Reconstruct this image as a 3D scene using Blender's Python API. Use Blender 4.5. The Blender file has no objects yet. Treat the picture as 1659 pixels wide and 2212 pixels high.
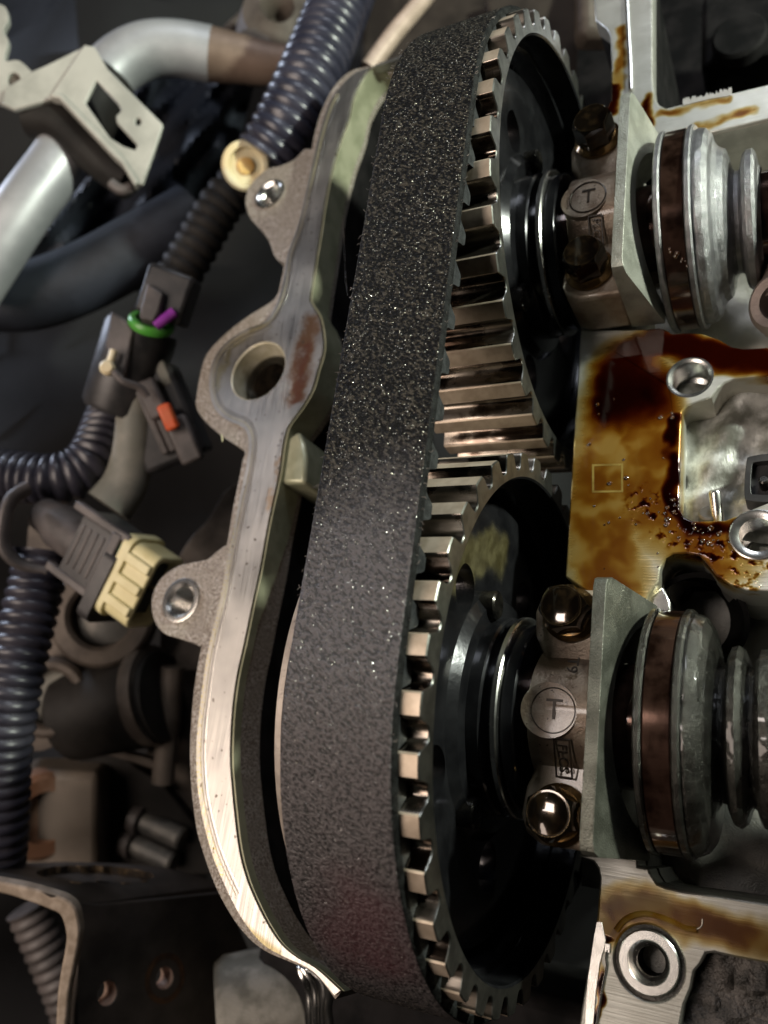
import bpy, bmesh, math, random
from math import sin, cos, pi, radians, hypot, atan2
from mathutils import Vector, Matrix, noise as mnoise
from mathutils.geometry import delaunay_2d_cdt, convex_hull_2d
random.seed(7)
V = Vector
MM = 0.001                      # everything below is written in millimetres

# ------------------------------------------------------------------ camera
CAM = V((56.4379, -19.2315, 178.3508))
ROT = Matrix(((0.8839375, 0.13411243, -0.44796022),
              (0.03154207, 0.93870538, 0.3432744),
              (0.46654003, -0.31756271, 0.8255267)))          # world -> camera
FPX = 1768.6846                 # focal length in units of a 1659 x 2212 picture
scene = bpy.context.scene
col = scene.collection
cd = bpy.data.cameras.new('camera'); cam = bpy.data.objects.new('camera', cd); col.objects.link(cam)
cd.sensor_fit = 'AUTO'; cd.sensor_width = 36.0
cd.lens = FPX / 2212 * 36.0
cd.clip_start = 0.01; cd.clip_end = 50
M = ROT.transposed().to_4x4(); M.translation = CAM * MM
cam.matrix_world = M
cd.dof.use_dof = True; cd.dof.focus_distance = 0.168; cd.dof.aperture_fstop = 15.0
scene.camera = cam

# ------------------------------------------------------------------ light
world = bpy.data.worlds.new('World'); scene.world = world; world.use_nodes = True
bg = world.node_tree.nodes['Background']
bg.inputs[0].default_value = (0.75, 0.68, 0.62, 1); bg.inputs[1].default_value = 0.006
scene.view_settings.view_transform = 'Standard'; scene.view_settings.look = 'None'
scene.view_settings.exposure = 0.0; scene.view_settings.gamma = 1.0
scene.render.engine = 'CYCLES'
scene.cycles.max_bounces = 6; scene.cycles.use_denoising = True

def lamp(name, loc, target, power, size, color, shape='RECTANGLE', size_y=None):
    l = bpy.data.lights.new(name, 'AREA'); l.energy = power; l.color = color
    l.shape = shape; l.size = size * MM
    if size_y: l.size_y = size_y * MM
    o = bpy.data.objects.new(name, l); col.objects.link(o)
    o.location = V(loc) * MM
    o.rotation_euler = (V(target) - V(loc)).to_track_quat('-Z', 'Y').to_euler()
    return o
# a greenish inspection lamp low on the camshaft side, a warm garage lamp high over the cover, a weak cool lamp beyond the far end
lamp('inspection_lamp', (330, 230, 128), (0, 60, 15), 2.9, 34, (0.93, 1.0, 0.86), 'DISK')
lamp('garage_lamp', (-275, -115, 430), (-50, -10, 0), 2.0, 320, (1.0, 0.83, 0.71), size_y=250)
lamp('window_lamp', (-120, 25, 480), (0, 20, 20), .45, 66, (1.0, 0.89, 0.82), size_y=92)
lamp('cool_lamp', (-620, 380, 110), (-170, 190, 20), 2.4, 160, (0.70, 0.80, 1.0), size_y=160)
lamp('far_lamp', (130, 560, 350), (10, 150, 10), .9, 140, (0.86, 0.91, 1.0), size_y=140)

# ------------------------------------------------------------------ picture -> place helpers
def ray(x, y):
    return ROT.transposed() @ V(((x - 829.5) / FPX, -(y - 1106) / FPX, -1.0))
def A(x, y, ax='z', val=0.0):
    d = ray(x, y); i = 'xyz'.index(ax)
    return CAM + d * ((val - CAM[i]) / d[i])
def Q(x, y, depth):
    return CAM + ray(x, y) * depth

# ------------------------------------------------------------------ object helpers
ORI = {}
def tag(o, label=None, cat=None, group=None, kind=None):
    if label: o['label'] = label
    if cat: o['category'] = cat
    if group: o['group'] = group
    if kind: o['kind'] = kind
    return o
def thing(name, label, cat, loc, group=None):
    o = bpy.data.objects.new(name, None); col.objects.link(o)
    o.empty_display_size = 0.01; o.location = V(loc) * MM; ORI[o.name] = V(loc)
    return tag(o, label, cat, group)
def finish(bm, name, mat, base, smooth=35, bevel=None):
    bmesh.ops.remove_doubles(bm, verts=bm.verts, dist=1e-4)
    bmesh.ops.recalc_face_normals(bm, faces=bm.faces)
    for v in bm.verts: v.co = (v.co - base) * MM
    me = bpy.data.meshes.new(name); bm.to_mesh(me); bm.free()
    if smooth:
        me.shade_smooth(); me.set_sharp_from_angle(angle=radians(smooth))
    me.materials.append(mat)
    return me
def obj(name, bm, mat, parent=None, loc=None, smooth=35, bevel=None, seg=2, label=None):
    if parent is not None: base = ORI[parent.name]
    elif loc is not None: base = V(loc)
    else:
        base = sum((v.co for v in bm.verts), V((0, 0, 0))) / max(1, len(bm.verts))
    me = finish(bm, name, mat, base, smooth)
    o = bpy.data.objects.new(name, me); col.objects.link(o)
    ORI[o.name] = base
    if parent is not None: o.parent = parent
    else: o.location = base * MM
    if bevel:
        b = o.modifiers.new('bevel', 'BEVEL'); b.width = bevel * MM; b.segments = seg
        b.limit_method = 'ANGLE'; b.angle_limit = radians(40)
        b.use_clamp_overlap = True
    if label: o['label'] = label
    return o
def cut(o, bm):
    """boolean difference with a throw-away cutter (world mm), result baked into the mesh"""
    base = ORI[o.name]
    bmesh.ops.recalc_face_normals(bm, faces=bm.faces)
    for v in bm.verts: v.co = (v.co - base) * MM
    cm = bpy.data.meshes.new('cutter'); bm.to_mesh(cm); bm.free()
    c = bpy.data.objects.new('cutter', cm); col.objects.link(c)
    mats = list(o.data.materials)
    tmp = bpy.data.objects.new('tmp', o.data); col.objects.link(tmp)
    md = tmp.modifiers.new('b', 'BOOLEAN'); md.operation = 'DIFFERENCE'; md.object = c; md.solver = 'EXACT'
    dg = bpy.context.evaluated_depsgraph_get()
    me = bpy.data.meshes.new_from_object(tmp.evaluated_get(dg))
    me.name = o.data.name
    bpy.data.objects.remove(tmp); bpy.data.objects.remove(c); bpy.data.meshes.remove(cm)
    me.materials.clear()
    for m in mats: me.materials.append(m)
    me.shade_smooth(); me.set_sharp_from_angle(angle=radians(35))
    o.data = me
def copy_tree(o, delta, parent=None):
    c = o.copy(); col.objects.link(c)
    if parent is None:
        c.location = o.location + V(delta) * MM; ORI[c.name] = ORI[o.name] + V(delta)
    else: c.parent = parent
    for ch in list(o.children): copy_tree(ch, delta, c)
    return c

# ------------------------------------------------------------------ shapes (millimetres, world axes)
def B(): return bmesh.new()
def frame(n):
    n = V(n).normalized()
    u = n.orthogonal().normalized()
    if abs(n.x) > .9: u = V((0, 1, 0))
    elif abs(n.z) > .9: u = V((1, 0, 0))
    u = (u - n * u.dot(n)).normalized()
    return u, n.cross(u), n
def lathe(bm, prof, org, axis, seg=48, close=False, a0=0.0):
    u, v, n = frame(axis); org = V(org); rings = []
    for (a, r) in prof:
        if r < 1e-6: rings.append([bm.verts.new(org + n * a)])
        else: rings.append([bm.verts.new(org + n * a + (u * cos(a0 + 2 * pi * k / seg) + v * sin(a0 + 2 * pi * k / seg)) * r) for k in range(seg)])
    pairs = list(zip(rings, rings[1:]))
    if close: pairs.append((rings[-1], rings[0]))
    for p, q in pairs:
        for k in range(seg):
            k2 = (k + 1) % seg
            if len(p) == 1 and len(q) == 1: continue
            if len(p) == 1: bm.faces.new((p[0], q[k2], q[k]))
            elif len(q) == 1: bm.faces.new((p[k], p[k2], q[0]))
            else: bm.faces.new((p[k], p[k2], q[k2], q[k]))
    return bm
def catmull(pts, n=6, closed=False):
    pts = [V(p) for p in pts]; out = []; N = len(pts)
    rng = range(N) if closed else range(N - 1)
    for i in rng:
        if closed: p0, p1, p2, p3 = pts[i - 1], pts[i], pts[(i + 1) % N], pts[(i + 2) % N]
        else: p0, p1, p2, p3 = pts[max(i - 1, 0)], pts[i], pts[i + 1], pts[min(i + 2, N - 1)]
        for k in range(n):
            t = k / n
            out.append(.5 * ((2 * p1) + (p2 - p0) * t + (2 * p0 - 5 * p1 + 4 * p2 - p3) * t * t + (3 * p1 - p0 - 3 * p2 + p3) * t ** 3))
    if not closed: out.append(pts[-1])
    return out
def resample(pts, step):
    out = [pts[0]]; acc = 0.0
    for a, b in zip(pts, pts[1:]):
        L = (b - a).length; d = step - acc
        while d <= L:
            out.append(a.lerp(b, d / L)); d += step
        acc = (acc + L) % step if L else acc
    return out
def tube(bm, pts, rad, seg=16, caps=True, flat=1.0):
    """rad: number or function of arc length in mm"""
    pts = [V(p) for p in pts]; rings = []; s = 0.0
    t = (pts[1] - pts[0]).normalized(); u = t.orthogonal().normalized()
    for i, p in enumerate(pts):
        if i: s += (p - pts[i - 1]).length
        t = (pts[min(i + 1, len(pts) - 1)] - pts[max(i - 1, 0)]).normalized()
        u = (u - t * u.dot(t)).normalized(); v = t.cross(u)
        r = rad(s) if callable(rad) else rad
        rings.append([bm.verts.new(p + (u * cos(2 * pi * k / seg) + v * sin(2 * pi * k / seg) * flat) * r) for k in range(seg)])
    for p, q in zip(rings, rings[1:]):
        for k in range(seg): bm.faces.new((p[k], p[(k + 1) % seg], q[(k + 1) % seg], q[k]))
    if caps:
        bm.faces.new(rings[0]); bm.faces.new(rings[-1])
    return bm
def corr(r, pitch, amp):
    def f(s):
        w = .5 + .5 * cos(2 * pi * s / pitch)
        return r - amp + amp * (w ** .5)
    return f
def prism(bm, loop, vec, holes=(), vec0=None):
    """planar loop(s) of points extruded along vec"""
    loops = [[V(p) for p in loop]] + [[V(p) for p in h] for h in holes]
    vec = V(vec); off = V(vec0) if vec0 is not None else V((0, 0, 0))
    flat = [p for l in loops for p in l]
    n = V((0, 0, 0)); L0 = loops[0]
    for p, q in zip(L0, L0[1:] + L0[:1]): n += p.cross(q)
    u, v, n = frame(n); c0 = L0[0]
    p2 = [V(((p - c0).dot(u), (p - c0).dot(v))) for p in flat]
    edges = []; s = 0
    for l in loops:
        edges += [(s + k, s + (k + 1) % len(l)) for k in range(len(l))]; s += len(l)
    ov, oe, of, ivm, iem, ifm = delaunay_2d_cdt(p2, edges, [], 0, 1e-6)
    idx = [m[0] if m else None for m in ivm]
    a = [bm.verts.new(p + off) for p in flat]; b = [bm.verts.new(p + vec) for p in flat]
    for f in of:
        q = [idx[i] for i in f]
        if None in q: continue
        cx = sum(ov[i].x for i in f) / len(f); cy = sum(ov[i].y for i in f) / len(f); ins = False
        for i, j in edges:                                   # even-odd test keeps holes and bays open
            if (p2[i].y > cy) != (p2[j].y > cy) and cx < p2[i].x + (cy - p2[i].y) * (p2[j].x - p2[i].x) / (p2[j].y - p2[i].y): ins = not ins
        if not ins: continue
        try: bm.faces.new([a[i] for i in q])
        except ValueError: pass
        try: bm.faces.new([b[i] for i in reversed(q)])
        except ValueError: pass
    for i, j in edges:
        try: bm.faces.new((a[i], a[j], b[j], b[i]))
        except ValueError: pass
    return bm
def box(bm, c, size, u=(1, 0, 0), v=(0, 1, 0)):
    c = V(c); u = V(u).normalized(); v = V(v); v = (v - u * u.dot(v)).normalized(); w = u.cross(v)
    hx, hy, hz = [s / 2 for s in size]
    P = [bm.verts.new(c + u * (hx * i) + v * (hy * j) + w * (hz * k)) for i in (-1, 1) for j in (-1, 1) for k in (-1, 1)]
    for f in ((0, 1, 3, 2), (4, 6, 7, 5), (0, 4, 5, 1), (2, 3, 7, 6), (0, 2, 6, 4), (1, 5, 7, 3)):
        bm.faces.new([P[i] for i in f])
    return bm
def circle(c, r, n=32, axis='z', ry=None, a0=0.0):
    ry = ry or r; out = []
    for k in range(n):
        a = a0 + 2 * pi * k / n
        if axis == 'z': out.append(V((c[0] + r * cos(a), c[1] + ry * sin(a), c[2])))
        else: out.append(V((c[0], c[1] + r * cos(a), c[2] + ry * sin(a))))
    return out
def poly(ptsd, z=0.0, n=4, closed=True):
    return catmull([A(x, y, 'z', z) for x, y in ptsd], n, closed) if n > 1 else [A(x, y, 'z', z) for x, y in ptsd]
def hexagon(c, r, a0=0.0): return circle(c, r, 6, 'z', None, a0)
def text_bm(s, c, size, depth, u, v):
    """raised lettering lying in the plane (u, v) at c"""
    cu = bpy.data.curves.new('t', 'FONT'); cu.body = s; cu.size = size; cu.extrude = depth / 2
    cu.align_x = 'CENTER'; cu.align_y = 'CENTER'; cu.resolution_u = 3
    o = bpy.data.objects.new('t', cu); col.objects.link(o)
    me = bpy.data.meshes.new_from_object(o.evaluated_get(bpy.context.evaluated_depsgraph_get()))
    bm = B(); bm.from_mesh(me)
    bpy.data.objects.remove(o); bpy.data.curves.remove(cu); bpy.data.meshes.remove(me)
    c = V(c); u = V(u).normalized(); v = V(v).normalized(); w = u.cross(v)
    for x in bm.verts: x.co = c + u * x.co.x + v * x.co.y + w * x.co.z
    return bm

# ------------------------------------------------------------------ materials
class NT:
    def __init__(s, name):
        s.m = bpy.data.materials.new(name); s.m.use_nodes = True; s.t = s.m.node_tree
        s.b = s.t.nodes['Principled BSDF']
        g = s.t.nodes.new('ShaderNodeNewGeometry')
        k = s.t.nodes.new('ShaderNodeVectorMath'); k.operation = 'SCALE'; k.inputs['Scale'].default_value = 1000.0
        s.t.links.new(g.outputs['Position'], k.inputs[0]); s.P = k.outputs[0]; s.G = g
    def put(s, sock, val):
        if isinstance(val, bpy.types.NodeSocket): s.t.links.new(val, sock)
        elif val is not None:
            if isinstance(val, (tuple, list)) and len(val) == 3 and sock.type == 'RGBA': val = (*val, 1)
            sock.default_value = val
    def vm(s, op, a, b=None, scale=None, out=0):
        n = s.t.nodes.new('ShaderNodeVectorMath'); n.operation = op
        s.put(n.inputs[0], a); s.put(n.inputs[1], b)
        if scale is not None: s.put(n.inputs['Scale'], scale)
        return n.outputs[out]
    def ma(s, op, a, b=None, c=None, clamp=False):
        n = s.t.nodes.new('ShaderNodeMath'); n.operation = op; n.use_clamp = clamp
        for i, x in enumerate((a, b, c)): s.put(n.inputs[i], x)
        return n.outputs[0]
    def noise(s, scale, vec=None, detail=3, rough=.55, out=0, stretch=None, dist=0.0):
        v = vec or s.P
        if stretch: v = s.vm('MULTIPLY', v, stretch)
        n = s.t.nodes.new('ShaderNodeTexNoise'); s.put(n.inputs['Vector'], v)
        n.inputs['Scale'].default_value = scale; n.inputs['Detail'].default_value = detail
        n.inputs['Roughness'].default_value = rough; n.inputs['Distortion'].default_value = dist
        return n.outputs[out]
    def voro(s, scale, vec=None, feature='F1', out=0, stretch=None):
        v = vec or s.P
        if stretch: v = s.vm('MULTIPLY', v, stretch)
        n = s.t.nodes.new('ShaderNodeTexVoronoi'); n.feature = feature; s.put(n.inputs['Vector'], v)
        n.inputs['Scale'].default_value = scale
        return n.outputs[out]
    def rng(s, x, a, b, c=0.0, d=1.0, smooth=True):
        n = s.t.nodes.new('ShaderNodeMapRange'); n.interpolation_type = 'SMOOTHSTEP' if smooth else 'LINEAR'
        for i, q in enumerate((x, a, b, c, d)): s.put(n.inputs[i], q)
        return n.outputs[0]
    def mix(s, f, a, b):
        n = s.t.nodes.new('ShaderNodeMix'); n.data_type = 'RGBA'; n.clamp_factor = True
        s.put(n.inputs[0], f); s.put(n.inputs[6], a); s.put(n.inputs[7], b)
        return n.outputs[2]
    def mixf(s, f, a, b):
        n = s.t.nodes.new('ShaderNodeMix'); n.data_type = 'FLOAT'
        s.put(n.inputs[0], f); s.put(n.inputs[2], a); s.put(n.inputs[3], b)
        return n.outputs[0]
    def bump(s, h, strength=.3, dist=.2, normal=None):
        n = s.t.nodes.new('ShaderNodeBump'); s.put(n.inputs['Height'], h)
        n.inputs['Strength'].default_value = strength; n.inputs['Distance'].default_value = dist * MM
        if normal: s.put(n.inputs['Normal'], normal)
        return n.outputs[0]
    def segd(s, P, a, b):
        """distance (mm) from P to the segment a-b"""
        a = V(a); b = V(b); ab = b - a
        pa = s.vm('SUBTRACT', P, tuple(a))
        t = s.ma('DIVIDE', s.vm('DOT_PRODUCT', pa, tuple(ab), out=1), max(ab.length_squared, 1e-6), clamp=True)
        sc = s.vm('SCALE', tuple(ab), scale=t)
        return s.vm('LENGTH', s.vm('SUBTRACT', pa, sc), out=1)
    def blob(s, P, pts, r, soft):
        """1 inside a band of radius r around the polyline, falling to 0 over soft mm"""
        d = None
        for a, b in zip(pts, pts[1:]):
            x = s.segd(P, a, b); d = x if d is None else s.ma('MINIMUM', d, x)
        return s.rng(d, r, r + soft, 1.0, 0.0)
    def warp(s, scale, amt, detail=2):
        n = s.vm('SUBTRACT', s.noise(scale, detail=detail, out=1), (.5, .5, .5))
        return s.vm('ADD', s.P, s.vm('SCALE', n, scale=amt))
    def set(s, base=None, metal=None, rough=None, normal=None, coat=None, coat_rough=None, spec=None, sheen=None, trans=None):
        for k, v in (('Base Color', base), ('Metallic', metal), ('Roughness', rough), ('Normal', normal), ('Coat Weight', coat),
                     ('Coat Roughness', coat_rough), ('Specular IOR Level', spec), ('Sheen Weight', sheen), ('Transmission Weight', trans)):
            if v is not None: s.put(s.b.inputs[k], v)
        return s.m

def simple(name, c1, c2, metal, rough, nscale=.25, bscale=2.0, bstr=.25, bdist=.15, rough2=None, coat=None, spec=None, stretch=None, coat_rough=.08):
    n = NT(name)
    f = n.rng(n.noise(nscale, detail=4), .35, .65)
    r = rough if rough2 is None else n.mixf(n.noise(nscale * 1.7, detail=3), rough, rough2)
    nb = n.bump(n.noise(bscale, detail=4, stretch=stretch), bstr, bdist)
    return n.set(n.mix(f, c1, c2), metal, r, nb, coat, coat_rough, spec)

m_cast = simple('cast_aluminium', (.40, .38, .34), (.54, .52, .47), .75, .52, .12, 2.6, .5, .25, .42)
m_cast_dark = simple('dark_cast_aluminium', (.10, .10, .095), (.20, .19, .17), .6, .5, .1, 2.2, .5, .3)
m_cast_cam = simple('cast_camshaft_iron', (.17, .17, .175), (.27, .27, .275), .85, .36, .3, 4.0, 1.0, .22, .3, coat=.3)
m_steel_bright = simple('bright_turned_steel', (.62, .61, .58), (.72, .71, .68), 1.0, .22, .3, 1.2, .12, .05, .3, stretch=(8, .6, .6))
m_cam_shaded = simple('oily_shaded_camshaft_iron', (.022, .021, .018), (.055, .054, .047), .7, .30, .3, 3.4, 1.0, .26, .22, coat=.6)  # oily iron, darkened further: shade over the near camshaft painted in
m_oil_black = simple('black_oil_glaze', (.003, .0026, .002), (.008, .006, .004), 0, .07, .3, .4, .04, .1, spec=.22)
m_panel = simple('dim_brown_panel', (.020, .015, .012), (.045, .035, .028), 0, .7, .05, .8, .3, .3, spec=.15)
m_bore = simple('lit_bore_wall', (.52, .48, .33), (.66, .62, .48), .2, .38, .3, 2, .2, .1)  # paler than the casting: light inside the bore put into the colour
m_etch = simple('etched_square_mark', (.22, .14, .03), (.34, .24, .06), .2, .3)
m_bead = simple('sealant_bead', (.30, .26, .14), (.46, .42, .28), .3, .4, .8, 2, .3, .1)
m_mark = simple('dark_cast_mark', (.022, .014, .008), (.05, .034, .02), .2, .4)
m_black_steel = simple('oily_black_steel', (.012, .011, .010), (.035, .031, .026), .7, .22, .3, .8, .1, .1, .32, coat=.5)
m_web = simple('oily_dark_web_steel', (.014, .014, .016), (.03, .03, .033), .6, .24, .12, .5, .12, .15, .16, coat=.4)
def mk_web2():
    n = NT('yellow_patched_web_steel')
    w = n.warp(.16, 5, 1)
    v = n.blob(w, [V((-9, 36.5 * cos(radians(a)), 36.5 * sin(radians(a)))) for a in (8, 22, 36, 48)], 3.2, 3.5)  # soft yellowish patch along one arc of the near web
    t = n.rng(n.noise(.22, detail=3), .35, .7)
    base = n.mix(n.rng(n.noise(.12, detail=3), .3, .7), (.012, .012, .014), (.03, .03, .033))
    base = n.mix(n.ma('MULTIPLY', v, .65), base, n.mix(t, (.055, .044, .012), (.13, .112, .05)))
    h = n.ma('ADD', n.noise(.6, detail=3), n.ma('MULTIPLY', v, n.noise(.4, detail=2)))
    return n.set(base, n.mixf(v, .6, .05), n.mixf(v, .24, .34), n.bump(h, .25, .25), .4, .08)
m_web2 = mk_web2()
m_lobe = simple('brown_oily_lobe', (.018, .008, .005), (.105, .058, .042), .75, .07, .16, .25, .06, .15, .2, coat=.8, coat_rough=.03)
m_black_plastic = simple('black_plastic', (.018, .018, .019), (.035, .033, .033), 0, .42, .2, 1.2, .15, .1)
m_hose = simple('black_loom_plastic', (.020, .020, .030), (.042, .040, .052), 0, .36, .1, 1.0, .15, .1)
m_navy = simple('navy_dusty_plastic', (.010, .012, .018), (.026, .031, .044), 0, .6, .03, .3, .3, .5)
m_pipe = simple('dull_aluminium_pipe', (.40, .41, .425), (.52, .53, .54), .4, .42, .05, .6, .08, .1, .5)
m_pipe_brown = simple('brown_stained_pipe', (.17, .12, .09), (.26, .19, .145), .3, .55, .05, .6, .1, .1)
m_bracket_pale = simple('pale_painted_bracket', (.36, .365, .325), (.52, .52, .465), .1, .5, .05, .6, .1, .1)
m_cream = simple('cream_plastic', (.62, .55, .28), (.75, .69, .40), 0, .4, .08, .5, .1, .1)
m_ivory = simple('ivory_plug_plastic', (.74, .70, .50), (.78, .64, .38), 0, .4, .08, .5, .1, .1)
m_green = simple('green_silicone_seal', (.06, .30, .035), (.09, .36, .05), 0, .35, .2, 1, .05, .1)
m_teal = simple('dark_green_seal', (.015, .10, .06), (.03, .16, .09), 0, .35, .2, 1, .05, .1)
m_purple = simple('purple_lock_plastic', (.22, .03, .28), (.30, .05, .36), 0, .35, .2, 1, .05, .1)
m_orange = simple('orange_clip_plastic', (.62, .085, .02), (.55, .12, .04), 0, .45, .2, 1, .1, .1)
m_grey_plastic = simple('dusty_grey_plastic', (.055, .049, .047), (.115, .10, .095), 0, .5, .08, .8, .1, .1)
m_sleeve = simple('olive_grey_sleeve', (.15, .15, .125), (.22, .21, .175), 0, .6, .1, 1.2, .2, .1)
m_brown_cast = simple('dusty_brown_casting', (.058, .046, .037), (.145, .12, .098), .3, .6, .05, .8, .3, .3)
m_rubber = simple('dark_rubber_mount', (.010, .009, .008), (.022, .020, .018), 0, .6, .05, .6, .2, .2, spec=.2)
m_rust = simple('rusty_bush_steel', (.22, .11, .06), (.38, .27, .19), .2, .7, .06, 1.2, .4, .3)
m_beige = simple('dusty_beige_block', (.10, .083, .064), (.17, .14, .11), 0, .6, .03, .8, .2, .2)
m_pink_cast = simple('warm_grey_casting', (.17, .135, .12), (.27, .22, .195), .4, .5, .1, 1.8, .5, .3)
m_pocket = simple('stained_pocket_casting', (.13, .13, .11), (.50, .50, .47), .15, .5, .14, 1.6, .5, .3, .3, stretch=(1, .45, 1))
m_deep_shade = simple('deep_shade_black', (.004, .004, .004), (.012, .011, .011), 0, .75, .1, .8, .2, .2, spec=.08)  # near-black: the shade of deep recesses put into the colour
m_black_rough = simple('rough_black_casting', (.018, .017, .015), (.07, .062, .055), .3, .5, .25, 1.1, .9, .7)
m_oil = simple('brown_engine_oil', (.030, .010, .002), (.07, .026, .005), 0, .06, .2, .3, .05, .2, coat=1.0, coat_rough=.02, spec=.8)

# machined sealing face of the timing cover: milling lines along it, amber stain by the bolt hole, sealant specks along its outer edge
def mk_flange():
    n = NT('machined_flange_face'); P = n.P
    lines = n.noise(1.0, detail=3, stretch=(2.6, .05, .05)); grain = n.noise(3.0, detail=4)
    cloud = n.noise(.05, detail=3)
    base = n.mix(n.rng(cloud, .35, .65), (.34, .33, .31), (.47, .45, .415))
    w = n.warp(.22, 8, 4)
    st = n.blob(w, [A(672, 700), A(658, 760), A(640, 850)], 1.9, 4.2)
    st2 = n.blob(w, [A(660, 750), A(650, 800), A(642, 860)], .5, 3.2)
    st3 = n.blob(w, [A(640, 930), A(600, 1010), A(580, 1100)], .2, 1.4)
    ol = n.blob(w, [A(575, 700), A(500, 745), A(470, 830)], .4, 2.4)
    st = n.ma('MULTIPLY', st, n.rng(n.noise(.22, detail=3, rough=.6, dist=.6), .25, .55, .35, 1.0))
    base = n.mix(n.ma('MULTIPLY', st, .92), base, (.115, .048, .009)); base = n.mix(n.ma('MULTIPLY', st2, .85), base, (.10, .028, .008))
    base = n.mix(n.ma('MULTIPLY', st3, .6), base, (.36, .22, .10)); base = n.mix(n.ma('MULTIPLY', ol, .55), base, (.24, .20, .045))
    gl = n.blob(n.P, [A(445, 1880), A(500, 1980), A(545, 2020), A(600, 2062)], .4, 1.4)
    base = n.mix(n.ma('MULTIPLY', gl, .7), base, (.22, .17, .03))
    # yellow sealant specks
    e = n.blob(n.P, [A(533, 965), A(515, 1060), A(497, 1180), A(482, 1270), A(462, 1360), A(440, 1460), A(430, 1570), A(430, 1700), A(452, 1810), A(480, 1890)], .5, .6)
    sp = n.ma('MULTIPLY', e, n.rng(n.noise(2.2, detail=2), .52, .62))
    base = n.mix(n.ma('MULTIPLY', sp, .8), base, (.52, .42, .08))
    dots = n.rng(n.noise(.55, detail=1), .70, .73)
    base = n.mix(n.ma('MULTIPLY', dots, .8), base, (.06, .045, .03))
    rough = n.ma('ADD', n.rng(lines, .3, .7, .36, .54), n.ma('MULTIPLY', n.ma('SUBTRACT', cloud, .5), .25))
    h = n.ma('ADD', lines, n.ma('MULTIPLY', grain, .25))
    return n.set(base, n.mixf(st, .95, .5), rough, n.bump(h, .35, .06), n.ma('MULTIPLY', n.ma('MAXIMUM', st, ol), .5), .1)
m_flange = mk_flange()
# outer skin of the cover: sandy cast metal, speckled with dirt
def mk_skin():
    n = NT('speckled_cast_skin')
    a = n.rng(n.noise(1.6, detail=5, rough=.7), .42, .58); b = n.rng(n.noise(.16, detail=3), .4, .62)
    base = n.mix(a, (.15, .115, .085), (.46, .42, .365)); base = n.mix(n.ma('MULTIPLY', b, .6), base, (.27, .235, .19))
    return n.set(base, .25, .62, n.bump(n.noise(1.8, detail=5, rough=.7), .8, .35))
m_skin = mk_skin()
def mk_inner():
    n = NT('green_lit_cast_wall')
    a = n.rng(n.noise(.12, detail=4), .35, .65)
    return n.set(n.mix(a, (.30, .31, .20), (.44, .44, .30)), .4, .42, n.bump(n.noise(2.4, detail=4), .35, .2), .3, .15)
m_inner = mk_inner()
# belt back: black rubberised weave, pitted, with tiny glints
def mk_belt():
    n = NT('pitted_black_belt_back')
    rot = n.t.nodes.new('ShaderNodeVectorRotate'); rot.rotation_type = 'Z_AXIS'; rot.inputs['Angle'].default_value = radians(34)
    n.put(rot.inputs[0], n.P); R = n.vm('MULTIPLY', rot.outputs[0], (.75, 1.2, 1))
    pit = n.noise(1.7, vec=R, detail=3, rough=.60)
    worn_sheen = n.blob(n.warp(.05, 30), [V((-14, 4, 60)), V((-14, -25, 58)), V((-10, -45, 42))], 8, 34)  # worn lower stretch; lamp sheen on it is also painted in as grey
    up = n.mix(n.rng(pit, .47, .68), (.0012, .0011, .001), (.058, .051, .039))
    lo = n.mix(n.rng(pit, .40, .54), (.003, .0026, .0026), (.068, .060, .061))
    base = n.mix(worn_sheen, up, lo)
    red = n.blob(n.warp(.08, 14), [V((-12, -40, 47)), V((-14, -47, 40))], 2, 12)
    base = n.mix(n.ma('MULTIPLY', red, .5), base, (.07, .018, .024))
    # painted glints: scattered pale cells with a tilted facet each
    vt = n.t.nodes.new('ShaderNodeTexVoronoi'); n.put(vt.inputs['Vector'], n.P); vt.inputs['Scale'].default_value = 2.2
    sx = n.t.nodes.new('ShaderNodeSeparateColor'); n.put(sx.inputs[0], vt.outputs['Color'])
    pick = n.ma('MULTIPLY', n.rng(sx.outputs[0], n.mixf(worn_sheen, .72, .86), n.mixf(worn_sheen, .76, .90)), n.rng(vt.outputs['Distance'], .16, .30, 1.0, 0.0))
    base = n.mix(n.ma('MULTIPLY', pick, .9), base, n.mix(sx.outputs[1], (.46, .43, .34), (.85, .84, .80)))
    bmp = n.bump(pit, 1.0, .55)
    tilt = n.vm('SCALE', n.vm('SUBTRACT', vt.outputs['Color'], (.5, .5, .5)), scale=n.ma('MULTIPLY', pick, 1.7))
    nrm = n.vm('NORMALIZE', n.vm('ADD', bmp, tilt))
    rough = n.mixf(pick, n.mixf(worn_sheen, .62, .46), .22)
    return n.set(base, n.ma('MULTIPLY', pick, .75), rough, nrm, None, None, n.mixf(worn_sheen, .12, .6))
m_belt = mk_belt()
m_belt_tooth = simple('grey_belt_tooth_side', (.009, .010, .011), (.026, .028, .029), 0, .55, .6, 2.4, .6, .3, spec=.3)
m_belt_side = simple('black_belt_side', (.003, .003, .003), (.012, .0125, .012), 0, .6, .5, 2.4, .8, .4, spec=.12)
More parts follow.
